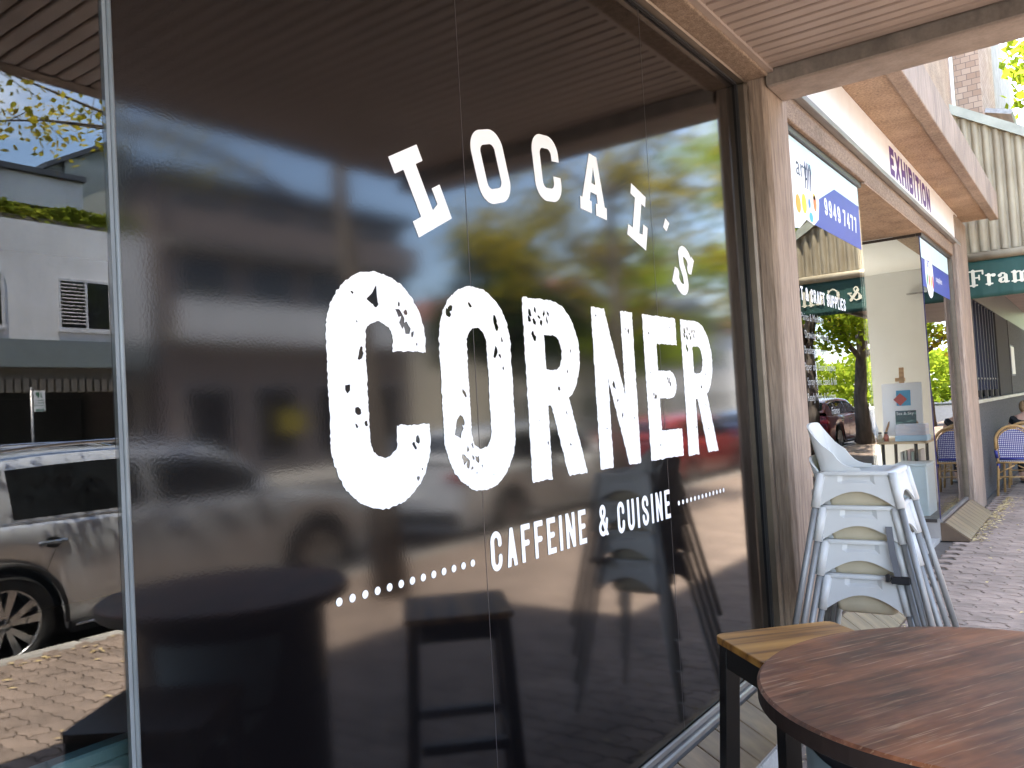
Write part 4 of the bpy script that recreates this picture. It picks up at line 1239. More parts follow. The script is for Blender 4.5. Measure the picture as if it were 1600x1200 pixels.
brd = [(0.14, 0.11), (0.125, 0.095), (0.14, 0.10), (0.11, 0.08), 0.048, 0.075, 0.072, 0.085, 0.06, 0.042, 0.035, 0.085, 0.06, 0.042, 0.035, 0.055, 0.042, 0.034, 0.03, 0.055, 0.042, 0.034, 0.03]
skinmesh('body', bv, be, brd, skin, per)
skinmesh('black_top', [V(0, 0.0, 0.56), V(0, 0.0, 0.70), V(0, 0.05, 0.86), V(0, 0.105, 0.965), V(-0.15, 0.11, 0.955), V(-0.19, 0.135, 0.86), V(0.15, 0.11, 0.955), V(0.185, 0.13, 0.89)],
         [(0, 1), (1, 2), (2, 3), (3, 4), (4, 5), (3, 6), (6, 7)], [(0.155, 0.125), (0.14, 0.11), (0.155, 0.115), (0.12, 0.092), 0.066, 0.058, 0.066, 0.060], blackc, per)
skinmesh('trousers', [V(0, 0.02, 0.56), V(-0.09, 0.03, 0.55), V(-0.12, 0.42, 0.55), V(-0.12, 0.45, 0.14), V(0.09, 0.03, 0.55), V(0.12, 0.42, 0.55), V(0.12, 0.45, 0.14)],
         [(0, 1), (1, 2), (2, 3), (0, 4), (4, 5), (5, 6)], [(0.15, 0.12), 0.095, 0.07, 0.05, 0.095, 0.07, 0.05], blackc, per)
skinmesh('hair', [V(0, 0.155, 1.03), V(0, 0.165, 1.10), V(0, 0.19, 1.165), V(0, 0.23, 1.21)], [(0, 1), (1, 2), (2, 3)], [(0.06, 0.045), (0.088, 0.075), (0.090, 0.080), (0.05, 0.05)], hair, per)
bt = thing('bistro_table', 'small round bistro table in front of the seated person', 'table', (0.45, 14.35, 0))
MB().lathe([(0, 0.70), (0.32, 0.70), (0.33, 0.715), (0.32, 0.73), (0, 0.73)], lambda a, b, h: (0.45 + a, 14.4 + b, h), 28).build('table_top', stone, bt)
MB().tube([(0.45, 14.4, 0.03), (0.45, 14.4, 0.70)], 0.03, 12).build('stem', M['blackmetal'], bt)
MB().lathe([(0, 0), (0.22, 0), (0.20, 0.02), (0.03, 0.05)], lambda a, b, h: (0.45 + a, 14.4 + b, h), 24).build('foot', M['blackmetal'], bt)

# ================================================================== FURNITURE ON THE FOOTPATH
# --- barrel table
TX, TY, TZ = 1.145, 1.73, 0.905
tb = thing('barrel_table', 'round dark red-brown wooden table on a black drum in the foreground', 'table', (TX, TY, 0))
tt, t, bs, out = new_mat('stained_table_top')
v1 = coords(t, (1, 1, 1), rot=(0, 0, R(58)))
v2 = coords(t, (0.13, 1, 1), rot=(0, 0, R(58)))
v3 = coords(t, (0.05, 1, 1), rot=(0, 0, R(61)))
big = noise(t, v1, 3.2, 4, 0.6)
mid = noise(t, v2, 26, 5, 0.65)
fine = noise(t, v3, 95, 3, 0.7)
c1 = ramp(t, mid, [(0.34, (0.035, 0.018, 0.013)), (0.47, (0.145, 0.056, 0.030)), (0.62, (0.33, 0.15, 0.078))])
c2 = ramp(t, big, [(0.36, (0.045, 0.030, 0.022)), (0.5, (0.145, 0.055, 0.03)), (0.64, (0.34, 0.115, 0.042))])
mx = N(t, 'ShaderNodeMix', data_type='RGBA'); mx.inputs[0].default_value = 0.5
t.links.new(c1, mx.inputs[6]); t.links.new(c2, mx.inputs[7])
sc1 = ramp(t, fine, [(0.56, (0, 0, 0)), (0.66, (1, 1, 1))])
patch = ramp(t, noise(t, coords(t, (0.35, 1, 1), rot=(0, 0, R(58))), 6, 3), [(0.42, (0, 0, 0)), (0.56, (1, 1, 1))])
mul = N(t, 'ShaderNodeMix', data_type='RGBA', blend_type='MULTIPLY'); mul.inputs[0].default_value = 1
t.links.new(sc1, mul.inputs[6]); t.links.new(patch, mul.inputs[7])
f2 = N(t, 'ShaderNodeMath', operation='MULTIPLY'); f2.inputs[1].default_value = 0.75
t.links.new(mul.outputs[2], f2.inputs[0])
m2 = N(t, 'ShaderNodeMix', data_type='RGBA'); m2.inputs[7].default_value = (0.42, 0.26, 0.15, 1)
t.links.new(f2.outputs[0], m2.inputs[0]); t.links.new(mx.outputs[2], m2.inputs[6])
t.links.new(m2.outputs[2], bs.inputs['Base Color'])
rr_ = N(t, 'ShaderNodeMapRange'); bs.inputs['Specular IOR Level'].default_value = 0.22; rr_.inputs['To Min'].default_value = 0.28; rr_.inputs['To Max'].default_value = 0.52
t.links.new(mid, rr_.inputs['Value']); t.links.new(rr_.outputs[0], bs.inputs['Roughness'])
bump(t, bs, mid, 0.25, 0.0012)
edge = mat('dark_table_edge', (0.022, 0.012, 0.009), 0.5)
n = 96
MB().lathe([(0.0, 0), (0.404, 0), (0.410, -0.005)], lambda a, b, h: (TX + a, TY + b, TZ + h), n, smooth=False).build('table_top', tt, tb)
MB().lathe([(0.410, -0.0052), (0.410, -0.034), (0.402, -0.040), (0, -0.040)], lambda a, b, h: (TX + a, TY + b, TZ + h), n, smooth=False).build('table_edge', edge, tb)
dk = mat('navy_black_drum', (0.010, 0.011, 0.018), 0.35)
dru = MB().lathe([(0, 0.0), (0.325, 0.0), (0.33, 0.01), (0.325, 0.025), (0.325, 0.28), (0.332, 0.29), (0.325, 0.30), (0.325, 0.57), (0.332, 0.58), (0.325, 0.59), (0.325, 0.85), (0.332, 0.864), (0.0, 0.864)], lambda a, b, h: (TX + a, TY + b, h), 64).build('drum', dk, tb)
lab = MB()
rows = []
for k in range(13):   # pale curved label wrapped on the drum
    z = 0.50 + 0.30 * k / 12
    hw = 0.62 * math.sqrt(max(0, 1 - ((k - 12) / 12.5) ** 2)) if k < 12 else 0.62
    rows.append([(TX + 0.3272 * math.cos(R(222) + hw * (i / 12 - 0.5) * 2), TY + 0.3272 * math.sin(R(222) + hw * (i / 12 - 0.5) * 2), z) for i in range(13)])
lab.grid(rows).build('pale_label', mat('pale_blue_paint', (0.30, 0.38, 0.42), 0.45), dru)


# --- stools: pale timber seat, black square-tube frame
def stool(label, cx, cy, rz, seatm, first=None, side=0.385, H=0.765):
    s = thing('bar_stool', label, 'stool', (0, 0, 0), 'timber-topped bar stools')
    h = side / 2
    q = 0.03
    pl = []
    for sx, sy, a0 in ((1, 1, 0), (-1, 1, 90), (-1, -1, 180), (1, -1, 270)):
        for k in range(5):
            a = R(a0 + k * 22.5)
            pl.append((sx * (h - q) + q * math.cos(a), sy * (h - q) + q * math.sin(a)))
    MB().prism(pl, lambda u, v, w_: (u, v, w_), H - 0.022, H).build('seat', seatm, s, bevel=0.003)
    fr = h - 0.012
    for sx in (-1, 1):
        for sy in (-1, 1):
            top = Vector((sx * (fr - 0.022), sy * (fr - 0.022), H - 0.023)); bot = Vector((sx * (fr + 0.012), sy * (fr + 0.012), 0.0))
            mb = MB()
            vs = []
            for p in (bot, top):
                for a, b in ((-1, -1), (1, -1), (1, 1), (-1, 1)): vs.append((p.x + a * 0.022, p.y + b * 0.022, p.z))
            mb.add(vs, [(0, 3, 2, 1), (4, 5, 6, 7), (0, 1, 5, 4), (1, 2, 6, 5), (2, 3, 7, 6), (3, 0, 4, 7)])
            mb.build('leg', M['blackmetal'], s, bevel=0.002)
    for sx in (-1, 1):
        MB().box((sx * (fr - 0.021) - 0.0205, -fr + 0.045, H - 0.088), (sx * (fr - 0.021) + 0.0205, fr - 0.045, H - 0.0235)).build('apron_rail', M['blackmetal'], s)
        MB().box((-fr + 0.045, sx * (fr - 0.021) - 0.0205, H - 0.088), (fr - 0.045, sx * (fr - 0.021) + 0.0205, H - 0.0235)).build('apron_rail', M['blackmetal'], s)
        e_ = fr - 0.006
        MB().box((sx * e_ - 0.018, -e_ + 0.025, 0.30), (sx * e_ + 0.018, e_ - 0.025, 0.335)).build('foot_rail', M['blackmetal'], s)
        MB().box((-e_ + 0.025, sx * e_ - 0.018, 0.30), (e_ - 0.025, sx * e_ + 0.018, 0.335)).build('foot_rail', M['blackmetal'], s)
    s.location = (cx, cy, 0); s.rotation_euler = (0, 0, rz)
    return s


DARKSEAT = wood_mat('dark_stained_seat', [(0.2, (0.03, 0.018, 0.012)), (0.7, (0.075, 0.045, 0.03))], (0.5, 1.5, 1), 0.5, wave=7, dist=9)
stool('black-framed stool with golden timber seat, tucked beside the round table', 0.635, 2.335, R(47), M['seatwood'])
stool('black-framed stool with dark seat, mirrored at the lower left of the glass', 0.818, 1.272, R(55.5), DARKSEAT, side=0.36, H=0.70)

# --- four stacked high chairs
A_, B_, SX, SY = 0.133, 0.138, 0.20, 0.135    # socket half sizes at the rim and splay per metre


def high_chair(label, z0, strap=False):
    c = thing('high_chair', label, 'high chair', (0, 0, 0), 'stacked white high chairs')
    W_ = lambda i, j, z: (i * (A_ - SX * z), j * (B_ - SY * z), z)    # z<=0 below the rim (local, rim = 0)
    sh = MB()
    # rim frame
    pts = [(-A_ - .014, -B_ - .014), (A_ + .014, -B_ - .014), (A_ + .014, B_ + .014), (-A_ - .014, B_ + .014)]
    inn = [(-A_ + .022, -B_ + .022), (A_ - .022, -B_ + .022), (A_ - .022, B_ - .022), (-A_ + .022, B_ - .022)]
    ro, ri = [], []
    for (src, dst, q) in ((pts, ro, 0.03), (inn, ri, 0.022)):
        for (sx, sy, a0), (x, y) in zip(((-1, -1, 180), (1, -1, 270), (1, 1, 0), (-1, 1, 90)), src):
            for k in range(5):
                a = R(a0 + k * 22.5); dst.append((x - sx * q + q * math.cos(a), y - sy * q + q * math.sin(a)))
    rows = [[(x, y, -0.016) for x, y in ro], [(x, y, -0.005) for x, y in ro], [(x * .985, y * .985, 0.0) for x, y in ro], [(x, y, -0.001) for x, y in ri], [(x * .93, y * .93, -0.10) for x, y in ri]]
    sh.grid(rows, smooth=True, closed=True)
    # side skirts with an arch cut in the lower edge
    def skirt(fn, hw_top, spl, arch):
        rows_o, rows_i = [], []
        nn = 16
        for tz in range(7):
            ro_, ri_ = [], []
            for k in range(nn + 1):
                u = -1 + 2 * k / nn
                zl = -0.142 + arch * max(0, 1 - (u / 0.90) ** 2)
                z = -0.012 + (zl + 0.012) * tz / 6
                rib = 0.006 if 5 <= k <= 11 and tz < 3 else 0.0
                ro_.append(fn(u, z, 0.004 - rib)); ri_.append(fn(u, z, -0.006))
            rows_o.append(ro_); rows_i.append(ri_)
        sh.grid(rows_o, smooth=False); sh.grid(rows_i, smooth=False); sh.grid([rows_o[-1], rows_i[-1]], smooth=False)
    for j in (-1, 1):
        skirt(lambda u, z, o, j=j: (u * (A_ - SX * z), j * (B_ - SY * z + o), z), A_, SX, 0.062)
        skirt(lambda u, z, o, j=j: (j * (A_ - SX * z + o), u * (B_ - SY * z), z), B_, SY, 0.055)
    sh.build('seat_shell', M['white_plastic'], c)
    # bowl under the rim
    bw = MB()
    rows = []
    for z, k in ((-0.02, 1.0), (-0.12, 1.04), (-0.150, 1.0), (-0.162, 0.85), (-0.165, 0.0)):
        rows.append([(x * 1.02 * k, y * 1.02 * k, z) for x, y in ri])
    bw.grid(rows, smooth=True, closed=True)
    bw.build('seat_bowl', M['cream_plastic'], c)
    # backrest: curved, leaning back, sides sweeping down to the arm rests
    rows_o, rows_i = [], []
    hgt = lambda s: 0.012 + 0.188 * (1 / (1 + math.exp((abs(s) - 0.62) * 13)))
    NS = 36
    for tz in range(9):
        a_, b_ = [], []
        for k in range(NS + 1):
            s_ = -1 + 2 * k / NS
            # path: along -x end and round the two back corners
            L = abs(s_)
            sg_ = 1 if s_ > 0 else -1
            if L < 0.42:
                x, y = -A_ - 0.010, sg_ * L / 0.42 * (B_ - 0.045); nx, ny = -1, 0
            elif L < 0.66:
                q = (L - 0.42) / 0.24 * math.pi / 2
                x, y = -A_ + 0.045 - 0.055 * math.cos(q), sg_ * (B_ - 0.045 + 0.018 * math.sin(q)); nx, ny = -math.cos(q), sg_ * math.sin(q)
            else:
                q = (L - 0.66) / 0.34
                x, y = -A_ + 0.045 + q * 0.10, sg_ * (B_ - 0.027); nx, ny = 0, sg_
            z = -0.004 + hgt(s_) * tz / 8
            lean = 0.24 * z * (1 if nx < -0.2 else 0.3) + 0.35 * max(0, z - 0.12) * 0
            a_.append((x + nx * 0.004 - lean, y + ny * 0.004, z)); b_.append((x - nx * 0.005 - lean, y - ny * 0.005, z))
        rows_o.append(a_); rows_i.append(b_)
    bk_ = MB()
    bk_.grid(rows_o); bk_.grid(rows_i); bk_.grid([rows_o[-1], rows_i[-1]])
    bk_.build('backrest', M['white_plastic'], c)
    for i in (-1, 1):
        for j in (-1, 1):
            so_ = MB().tube([W_(i, j, -0.008), W_(i, j, -0.145)], [0.0185, 0.0175], 14).build('leg_socket', M['white_plastic'], c)
            lg = MB().tube([W_(i, j, -0.140), W_(i, j, -0.731)], 0.0125, 12).build('leg', M['steel_leg'], c)
            MB().tube([W_(i, j, -0.725), W_(i, j, -0.7305)], 0.014, 10).build('foot_cap', M['white_plastic'], lg)
    if strap:
        p = [(A_ - .020, -B_ - .030, 0.06), (A_ - .012, -B_ - .036, -0.04), (A_ + .004, -B_ - .046, -0.130)]
        sb = MB()
        sb.grid([[(x - .012, y, z) for x, y, z in p], [(x + .012, y - .001, z) for x, y, z in p], [(x + .012, y + .003, z) for x, y, z in p], [(x - .012, y + .003, z) for x, y, z in p], [(x - .012, y, z) for x, y, z in p]], smooth=False)
        st_ = sb.build('strap', M['strap'], c)
        MB().cbox((A_ - .022, -B_ - .052, -0.158), (A_ + .046, -B_ - .034, -0.128), 0.004).build('buckle', M['blackplastic'], st_)
        MB().cbox((A_ - .042, -B_ - .050, -0.152), (A_ - .024, -B_ - .036, -0.122), 0.004).build('buckle', M['blackplastic'], st_)
    c.location = (0.521, 3.613, z0)
    c.rotation_euler = (0, 0, R(0.9))
    return c


for k, lab_ in enumerate(('bottom white plastic high chair of the stack, feet on the pavers', 'second lowest high chair of the stack, with a grey strap and black buckle', 'third high chair up in the stack, just below the top one', 'top high chair of the stack with its tall white backrest showing')):
    high_chair(lab_, 0.731 + 0.137 * k, strap=(k == 1))

# --- dry leaves on the paving
lv, lf = [], []
lr = random.Random(21)


def litter(x, y, s):
    a = lr.random() * 6.28; b = len(lv); z = lr.uniform(0.003, 0.012)
    for u, v, dz in ((-s, 0, 0), (0, -s * .45, .006), (s, 0, 0.002), (0, s * .45, .006)):
        lv.append((x + u * math.cos(a) - v * math.sin(a), y + u * math.sin(a) + v * math.cos(a), z + dz * lr.uniform(.2, 1.6)))
    lf.append((b, b + 1, b + 2, b + 3))


for i in range(420):
    litter(0.235 + abs(lr.gauss(0, 0.07)), lr.uniform(8.8, 12.4), lr.uniform(0.012, 0.028))
for i in range(90):
    litter(0.23 + abs(lr.gauss(0, 0.05)), lr.uniform(3.0, 6.4), lr.uniform(0.008, 0.02))
for i in range(260):
    litter(lr.uniform(0.4, 4.6), lr.uniform(0, 14), lr.uniform(0.012, 0.03))
for i in range(160):
    litter(4.6 - abs(lr.gauss(0, 0.25)), lr.uniform(0, 9), lr.uniform(0.015, 0.035))
lme = bpy.data.meshes.new('leaf_litter'); lme.from_pydata(lv, [], lf)
lme.materials.append(mat('dry_leaf', (0.42, 0.30, 0.13), 0.7, c2=(0.62, 0.50, 0.26), scale=9)); lme.update()
tag(link('leaf_litter', lme), 'scattered pale dry leaves lying on the pavers', 'leaves', kind='stuff')

# ================================================================== CARS
def paint_mat(name, c, metal=0.25):
    m, t, bs, out = new_mat(name)
    bs.inputs['Base Color'].default_value = (*c, 1); bs.inputs['Metallic'].default_value = metal
    bs.inputs['Roughness'].default_value = 0.28; bs.inputs['Coat Weight'].default_value = 1.0; bs.inputs['Coat Roughness'].default_value = 0.03
    return m


M['carglass'] = mat('dark_car_glass', (0.008, 0.010, 0.012), 0.03, var=0.02)
M['tyre'] = mat('tyre_rubber', (0.018, 0.018, 0.018), 0.75, bmp=0.2, bscale=60)
M['rim'] = mat('silver_alloy', (0.50, 0.50, 0.51), 0.3, metal=0.8, var=0.03)
M['cladding'] = mat('black_cladding', (0.014, 0.014, 0.015), 0.6)
M['chrome'] = mat('chrome', (0.75, 0.75, 0.76), 0.12, metal=1.0, var=0.02)
M['amber'] = mat('amber_lens', (0.55, 0.18, 0.02), 0.2)
M['redlens'] = mat('red_lens', (0.40, 0.012, 0.012), 0.2)
M['headlight'] = mat('clear_headlamp', (0.55, 0.57, 0.60), 0.08, var=0.1)


def car(name, label, cat, paint, x, y, rz, L=4.66, W=1.89, H=1.64, wb=2.87, hood=1.0, wind=1.02, rear='suv', rails=True, fine=0.05, wr=0.36):
    c = thing(name, label, cat, (0, 0, 0), 'cars parked along the kerb')
    f_ax, r_ax = wb / 2, -wb / 2
    ue, us = L / 2, -L / 2
    roof0 = wind - 0.80      # front of roof
    rr0 = -L / 2 + (0.42 if rear == 'suv' else 1.05)
    belt = lambda u: hood + 0.06 - 0.025 * (u - us) / L * 1.0 - (0.20 * max(0, (u - wind) / (ue - wind)) ** 1.6 if u > wind else 0)

    def hw(u):
        k = 1.0
        if u > f_ax: k -= 0.16 * ((u - f_ax) / (ue - f_ax)) ** 2.2
        if u < r_ax: k -= 0.09 * ((r_ax - u) / (r_ax - us)) ** 2.0
        return W / 2 * k

    def roof(u):
        b = belt(u)
        if u >= wind: return b
        if u > roof0: q = (wind - u) / (wind - roof0); return b + (H - 0.05 - b) * math.sin(q * math.pi / 2) ** 0.85
        if u > rr0:
            q = (roof0 - u) / (roof0 - rr0); return H - 0.05 + 0.05 * math.sin(q * math.pi * 0.85) - 0.10 * q ** 2
        q = (u - us) / (rr0 - us)
        return b + (H - 0.05 + 0.05 * math.sin(math.pi * 0.85) - 0.10 - b) * max(0, min(1, q)) ** 0.6

    us_ = list(np.arange(us, ue + 1e-6, fine))
    if us_[-1] < ue - 1e-4: us_.append(ue)
    ra = wr + 0.055
    body_rows = []
    for u in us_:
        w_ = hw(u); b = belt(u)
        sill = 0.24
        for ax in (f_ax, r_ax):
            if abs(u - ax) < ra: sill = max(sill, wr + math.sqrt(ra * ra - (u - ax) ** 2))
        nose = max(0, (u - (ue - 0.25)) / 0.25); tail = max(0, ((us + 0.18) - u) / 0.18)
        e = nose ** 2 * 0.10 + tail ** 2 * 0.06
        zs = [0.24, 0.46, 0.62, 0.74, 0.86, b - 0.045, b - 0.012, b]
        zs = [sill + (z - 0.24) * (b - sill) / (b - 0.24) for z in zs]
        outs = [0.055, 0.018, 0.006, 0.0, 0.006, 0.022, 0.040, 0.070]
        ring = [(w_ - o_ - e * 0.6, u - nose ** 2 * 0.0, z) for o_, z in zip(outs, zs)]
        deck = [(w_ * 0.72, u, b + 0.025), (w_ * 0.4, u, b + 0.045), (0.0, u, b + 0.052)]
        half = ring + deck
        body_rows.append([(-p[0], p[1], p[2]) for p in half] + [p for p in reversed(half[:-1])])
    bd = MB(); bd.grid(body_rows, smooth=True)
    for rw, fl in ((body_rows[0], True), (body_rows[-1], False)):
        bd.add(rw, [list(range(len(rw))) if fl else list(range(len(rw) - 1, -1, -1))])
    body = bd.build('body', paint, c)
    # greenhouse, split into painted parts and glass
    gm, glm = MB(), MB()
    gs = [u for u in us_ if us + 0.02 <= u <= wind + 0.02]
    rows = []
    for u in gs:
        b = belt(u); r_ = max(roof(u), b + 0.012); w_ = hw(u) - 0.058
        hgt = r_ - b
        xx = lambda z: w_ - 0.24 * ((z - b) / (H - 1.0)) ** 1.15
        rows.append([(w_, u, b - 0.004), (xx(b + 0.07 * hgt), u, b + 0.07 * hgt), (xx(b + 0.45 * hgt), u, b + 0.45 * hgt), (xx(b + 0.80 * hgt), u, b + 0.80 * hgt), (xx(b + 0.92 * hgt) - 0.01, u, b + 0.92 * hgt),
                     (xx(b + 0.92 * hgt) - 0.09, u, r_ - 0.012), (w_ * 0.42, u, r_ + 0.004), (0, u, r_ + 0.010)])
    pill = [us + 0.50, -1.40, -0.28, wind - 0.16]
    for i in range(len(gs) - 1):
        u = (gs[i] + gs[i + 1]) / 2
        for k in range(7):
            for s in (-1, 1):
                q = [rows[i][k], rows[i + 1][k], rows[i + 1][k + 1], rows[i][k + 1]]
                q = [(s * p[0], p[1], p[2]) for p in q]
                side = k in (1, 2) and pill[0] < u < pill[3] and not any(abs(u - p_) < 0.045 for p_ in pill[1:3])
                front = k >= 5 and roof0 + 0.05 < u < wind - 0.06
                back = k >= 5 and us + 0.10 < u < rr0 - 0.03
                (glm if side or front or back else gm).add(q, [(0, 1, 2, 3)] if s > 0 else [(3, 2, 1, 0)], True)
    for mb_, nm, mm in ((gm, 'roof', paint), (glm, 'windows', M['carglass'])):
        o = mb_.build(nm, mm, c)
        wd_ = o.modifiers.new('weld', 'WELD'); wd_.merge_threshold = 0.001
    for s in (-1, 1):
        if rails:
            pr_ = [(s * (hw(u) - 0.058 - 0.235), u, roof(u) + (0.012 if u in () else 0.045)) for u in np.linspace(rr0 + 0.1, roof0 - 0.05, 12)]
            pr_[0] = (pr_[0][0], pr_[0][1] - 0.05, pr_[0][2] - 0.04); pr_[-1] = (pr_[-1][0], pr_[-1][1] + 0.10, pr_[-1][2] - 0.05)
            MB().tube(pr_, 0.018, 8).build('roof_rail', M['chrome'], c)
        for ax in (f_ax, r_ax):
            # arch lip
            lip = []
            for k in range(19):
                a = R(-8 + 196 * k / 18)
                lip.append((s * (W / 2 - 0.004), ax + (ra + 0.004) * math.cos(a), wr + (ra + 0.004) * math.sin(a)))
            MB().tube(lip, 0.016, 6).build('arch_lip', M['cladding'], c)
            well = MB()
            well.grid([[(s * (W / 2 - 0.05), ax + ra * math.cos(R(180 * k / 16)), wr - 0.1 + (ra + 0.1) * math.sin(R(180 * k / 16))) for k in range(17)], [(s * (W / 2 - 0.42), ax + ra * math.cos(R(180 * k / 16)), wr - 0.1 + (ra + 0.1) * math.sin(R(180 * k / 16))) for k in range(17)]])
            well.add([(s * (W / 2 - 0.42), ax + ra * math.cos(R(180 * k / 16)), wr - 0.1 + (ra + 0.1) * math.sin(R(180 * k / 16))) for k in range(17)], [list(range(17))])
            well.build('wheel_well', M['cladding'], c)
            xo = W / 2 - 0.025
            wt = MB()
            wt.lathe([(wr * 0.69, -0.20), (wr * 0.75, -0.225), (wr * 0.95, -0.22), (wr, -0.19), (wr, -0.04), (wr * 0.96, -0.012), (wr * 0.80, 0.0), (wr * 0.70, -0.008), (wr * 0.69, -0.03), (wr * 0.69, -0.20)], lambda a, b, h, s=s, ax=ax: (s * (xo + h), ax + a, wr + b), 40)
            wh = wt.build('wheel', M['tyre'], c)
            ri_ = MB()
            ri_.lathe([(wr * 0.695, -0.03), (wr * 0.70, -0.010), (wr * 0.655, -0.012), (wr * 0.645, -0.05), (wr * 0.64, -0.19)], lambda a, b, h, s=s, ax=ax: (s * (xo + h), ax + a, wr + b), 40)
            ri_.lathe([(0.0, -0.020), (0.050, -0.022), (0.062, -0.04), (0.065, -0.10)], lambda a, b, h, s=s, ax=ax: (s * (xo + h), ax + a, wr + b), 20)
            for k in range(5):
                for dlt in (-9.5, 9.5):
                    a = R(90 + 72 * k + dlt); a2 = R(90 + 72 * k + dlt * 1.55)
                    d = Vector((math.cos(a), math.sin(a))); d2 = Vector((math.cos(a2), math.sin(a2)))
                    p0 = d * 0.045; p1 = d2 * wr * 0.665
                    nn = Vector((-(p1 - p0).y, (p1 - p0).x)).normalized()
                    vs = []
                    for p, hw_, h in ((p0, 0.017, -0.022), (p1, 0.030, -0.016)):
                        for sgn, hh in ((-1, 0), (1, 0), (1, -0.03), (-1, -0.03)):
                            q = p + nn * sgn * hw_
                            vs.append((s * (xo + h + hh), ax + q.x, wr + q.y))
                    ri_.add(vs, [(0, 1, 5, 4), (1, 2, 6, 5), (2, 3, 7, 6), (3, 0, 4, 7)])
            ri_.build('rim', M['rim'], wh)
            MB().lathe([(0, -0.10), (wr * 0.50, -0.10), (wr * 0.50, -0.12)], lambda a, b, h, s=s, ax=ax: (s * (xo + h), ax + a, wr + b), 24).build('brake_disc', M['cladding'], wh)
        # doors: seams, handles, sill trim
        for (ua, ub) in ((-0.28, -0.28), (wind - 0.12, wind - 0.20), (-1.02, -1.32)):
            ln = [(s * (hw(ua) - o_ + 0.0015), ua + (ub - ua) * (1 - k / 5), z) for k, (o_, z) in enumerate(((0.050, 0.27), (0.018, 0.46), (0.006, 0.62), (0.0, 0.74), (0.006, 0.86), (0.024, belt(ua) - 0.05)))]
            MB().tube(ln, 0.0032, 4).build('door_seam', M['cladding'], c)
        for uh in (-1.10, -0.10):
            hd = MB().cbox((s * (hw(uh) - 0.002) - 0.016, uh - 0.11, 0.885), (s * (hw(uh) - 0.002) + 0.016, uh + 0.11, 0.918), 0.012).build('door_handle', M['chrome'], c)
            MB().lathe([(0.0, 0.0), (0.05, 0.001)], lambda a, b, h, s=s, uh=uh: (s * (hw(uh) - 0.001 + 0.002), uh + a * 1.3, 0.90 + b * 0.8), 14).build('handle_cup', M['cladding'], hd)
        MB().cbox((s * (W / 2 - 0.045) - 0.02, r_ax + ra + 0.03, 0.20), (s * (W / 2 - 0.045) + 0.02, f_ax - ra - 0.03, 0.29), 0.01).build('side_skirt', M['cladding'], c)
        MB().tube([(s * (W / 2 - 0.018), r_ax + ra + 0.06, 0.262), (s * (W / 2 - 0.018), f_ax - ra - 0.06, 0.262)], 0.011, 6).build('sill_trim', M['chrome'], c)
        wl = [(s * (hw(u) - 0.062), u, belt(u) + 0.010) for u in np.linspace(pill[0], wind - 0.1, 10)]
        MB().tube(wl, 0.007, 5).build('window_trim', M['chrome'], c)
        mir = MB().lathe([(0.0, -0.11), (0.05, -0.10), (0.075, -0.03), (0.075, 0.04), (0.05, 0.09), (0, 0.10)], lambda a, b, h, s=s: (s * (W / 2 + 0.05 + h * 0.9), wind - 0.30 + a * 0.8, hood + 0.11 + b * 0.9), 14).build('door_mirror', paint, c)
        MB().cbox((s * (hw(ue - 0.1) - 0.14) - 0.16, ue - 0.16, 0.62), (s * (hw(ue - 0.1) - 0.14) + 0.12, ue - 0.010, 0.76), 0.03).build('headlight', M['headlight'], c)
        MB().cbox((s * (hw(us + 0.1) - 0.16) - 0.16, us - 0.012, 0.82), (s * (hw(us + 0.1) - 0.16) + 0.14, us + 0.14, 0.96), 0.03).build('tail_light', M['redlens'], c)
    MB().cbox((-0.55, ue - 0.03, 0.45), (0.55, ue + 0.018, 0.70), 0.02).build('grille', M['cladding'], c)
    MB().cbox((-W * 0.42, ue - 0.12, 0.22), (W * 0.42, ue + 0.012, 0.42), 0.03).build('front_bumper', M['cladding'], c)
    MB().cbox((-W * 0.42, us - 0.012, 0.26), (W * 0.42, us + 0.12, 0.50), 0.03).build('rear_bumper', M['cladding'], c)
    MB().box((-W * 0.44, us + 0.25, 0.20), (W * 0.44, ue - 0.25, 0.30)).build('underbody', M['cladding'], c)
    plate = MB().cbox((-0.19, us - 0.022, 0.60), (0.19, us - 0.013, 0.71), 0.003).build('number_plate', M['vinyl'], c)
    c.location = (x, y, -0.20); c.rotation_euler = (0, 0, rz)
    return c


silver = paint_mat('silver_white_paint', (0.56, 0.59, 0.64), 0.4)
car('parked_suv', 'silver-white SUV parked at the kerb, mirrored in the clear pane', 'car', silver, 5.95, 4.07, R(0.4), fine=0.03, H=1.60)
car('parked_wagon', 'white wagon parked behind the street tree, ahead of the silver SUV', 'car', paint_mat('white_paint', (0.72, 0.73, 0.74), 0.0), 5.95, 10.2, 0, L=4.7, H=1.55, hood=0.94, wind=1.0, rails=False, wr=0.33)
car('parked_hatchback', 'red hatchback third along the kerb', 'car', paint_mat('red_paint', (0.42, 0.03, 0.03), 0.1), 5.9, 15.9, 0, L=4.2, W=1.78, H=1.48, wb=2.55, hood=0.90, wind=0.95, rails=False, wr=0.31)
car('parked_sedan', 'dark blue car fourth along the kerb', 'car', paint_mat('blue_paint', (0.05, 0.09, 0.20), 0.3), 5.9, 21.2, 0, L=4.5, W=1.80, H=1.46, wb=2.65, hood=0.90, wind=0.95, rails=False, wr=0.32)
car('parked_van', 'maroon car farthest along the kerb, mirrored in the art shop pane', 'car', paint_mat('maroon_paint', (0.20, 0.02, 0.025), 0.2), 6.0, 27.0, 0, L=4.7, W=1.85, H=1.60, wb=2.75, rails=False)

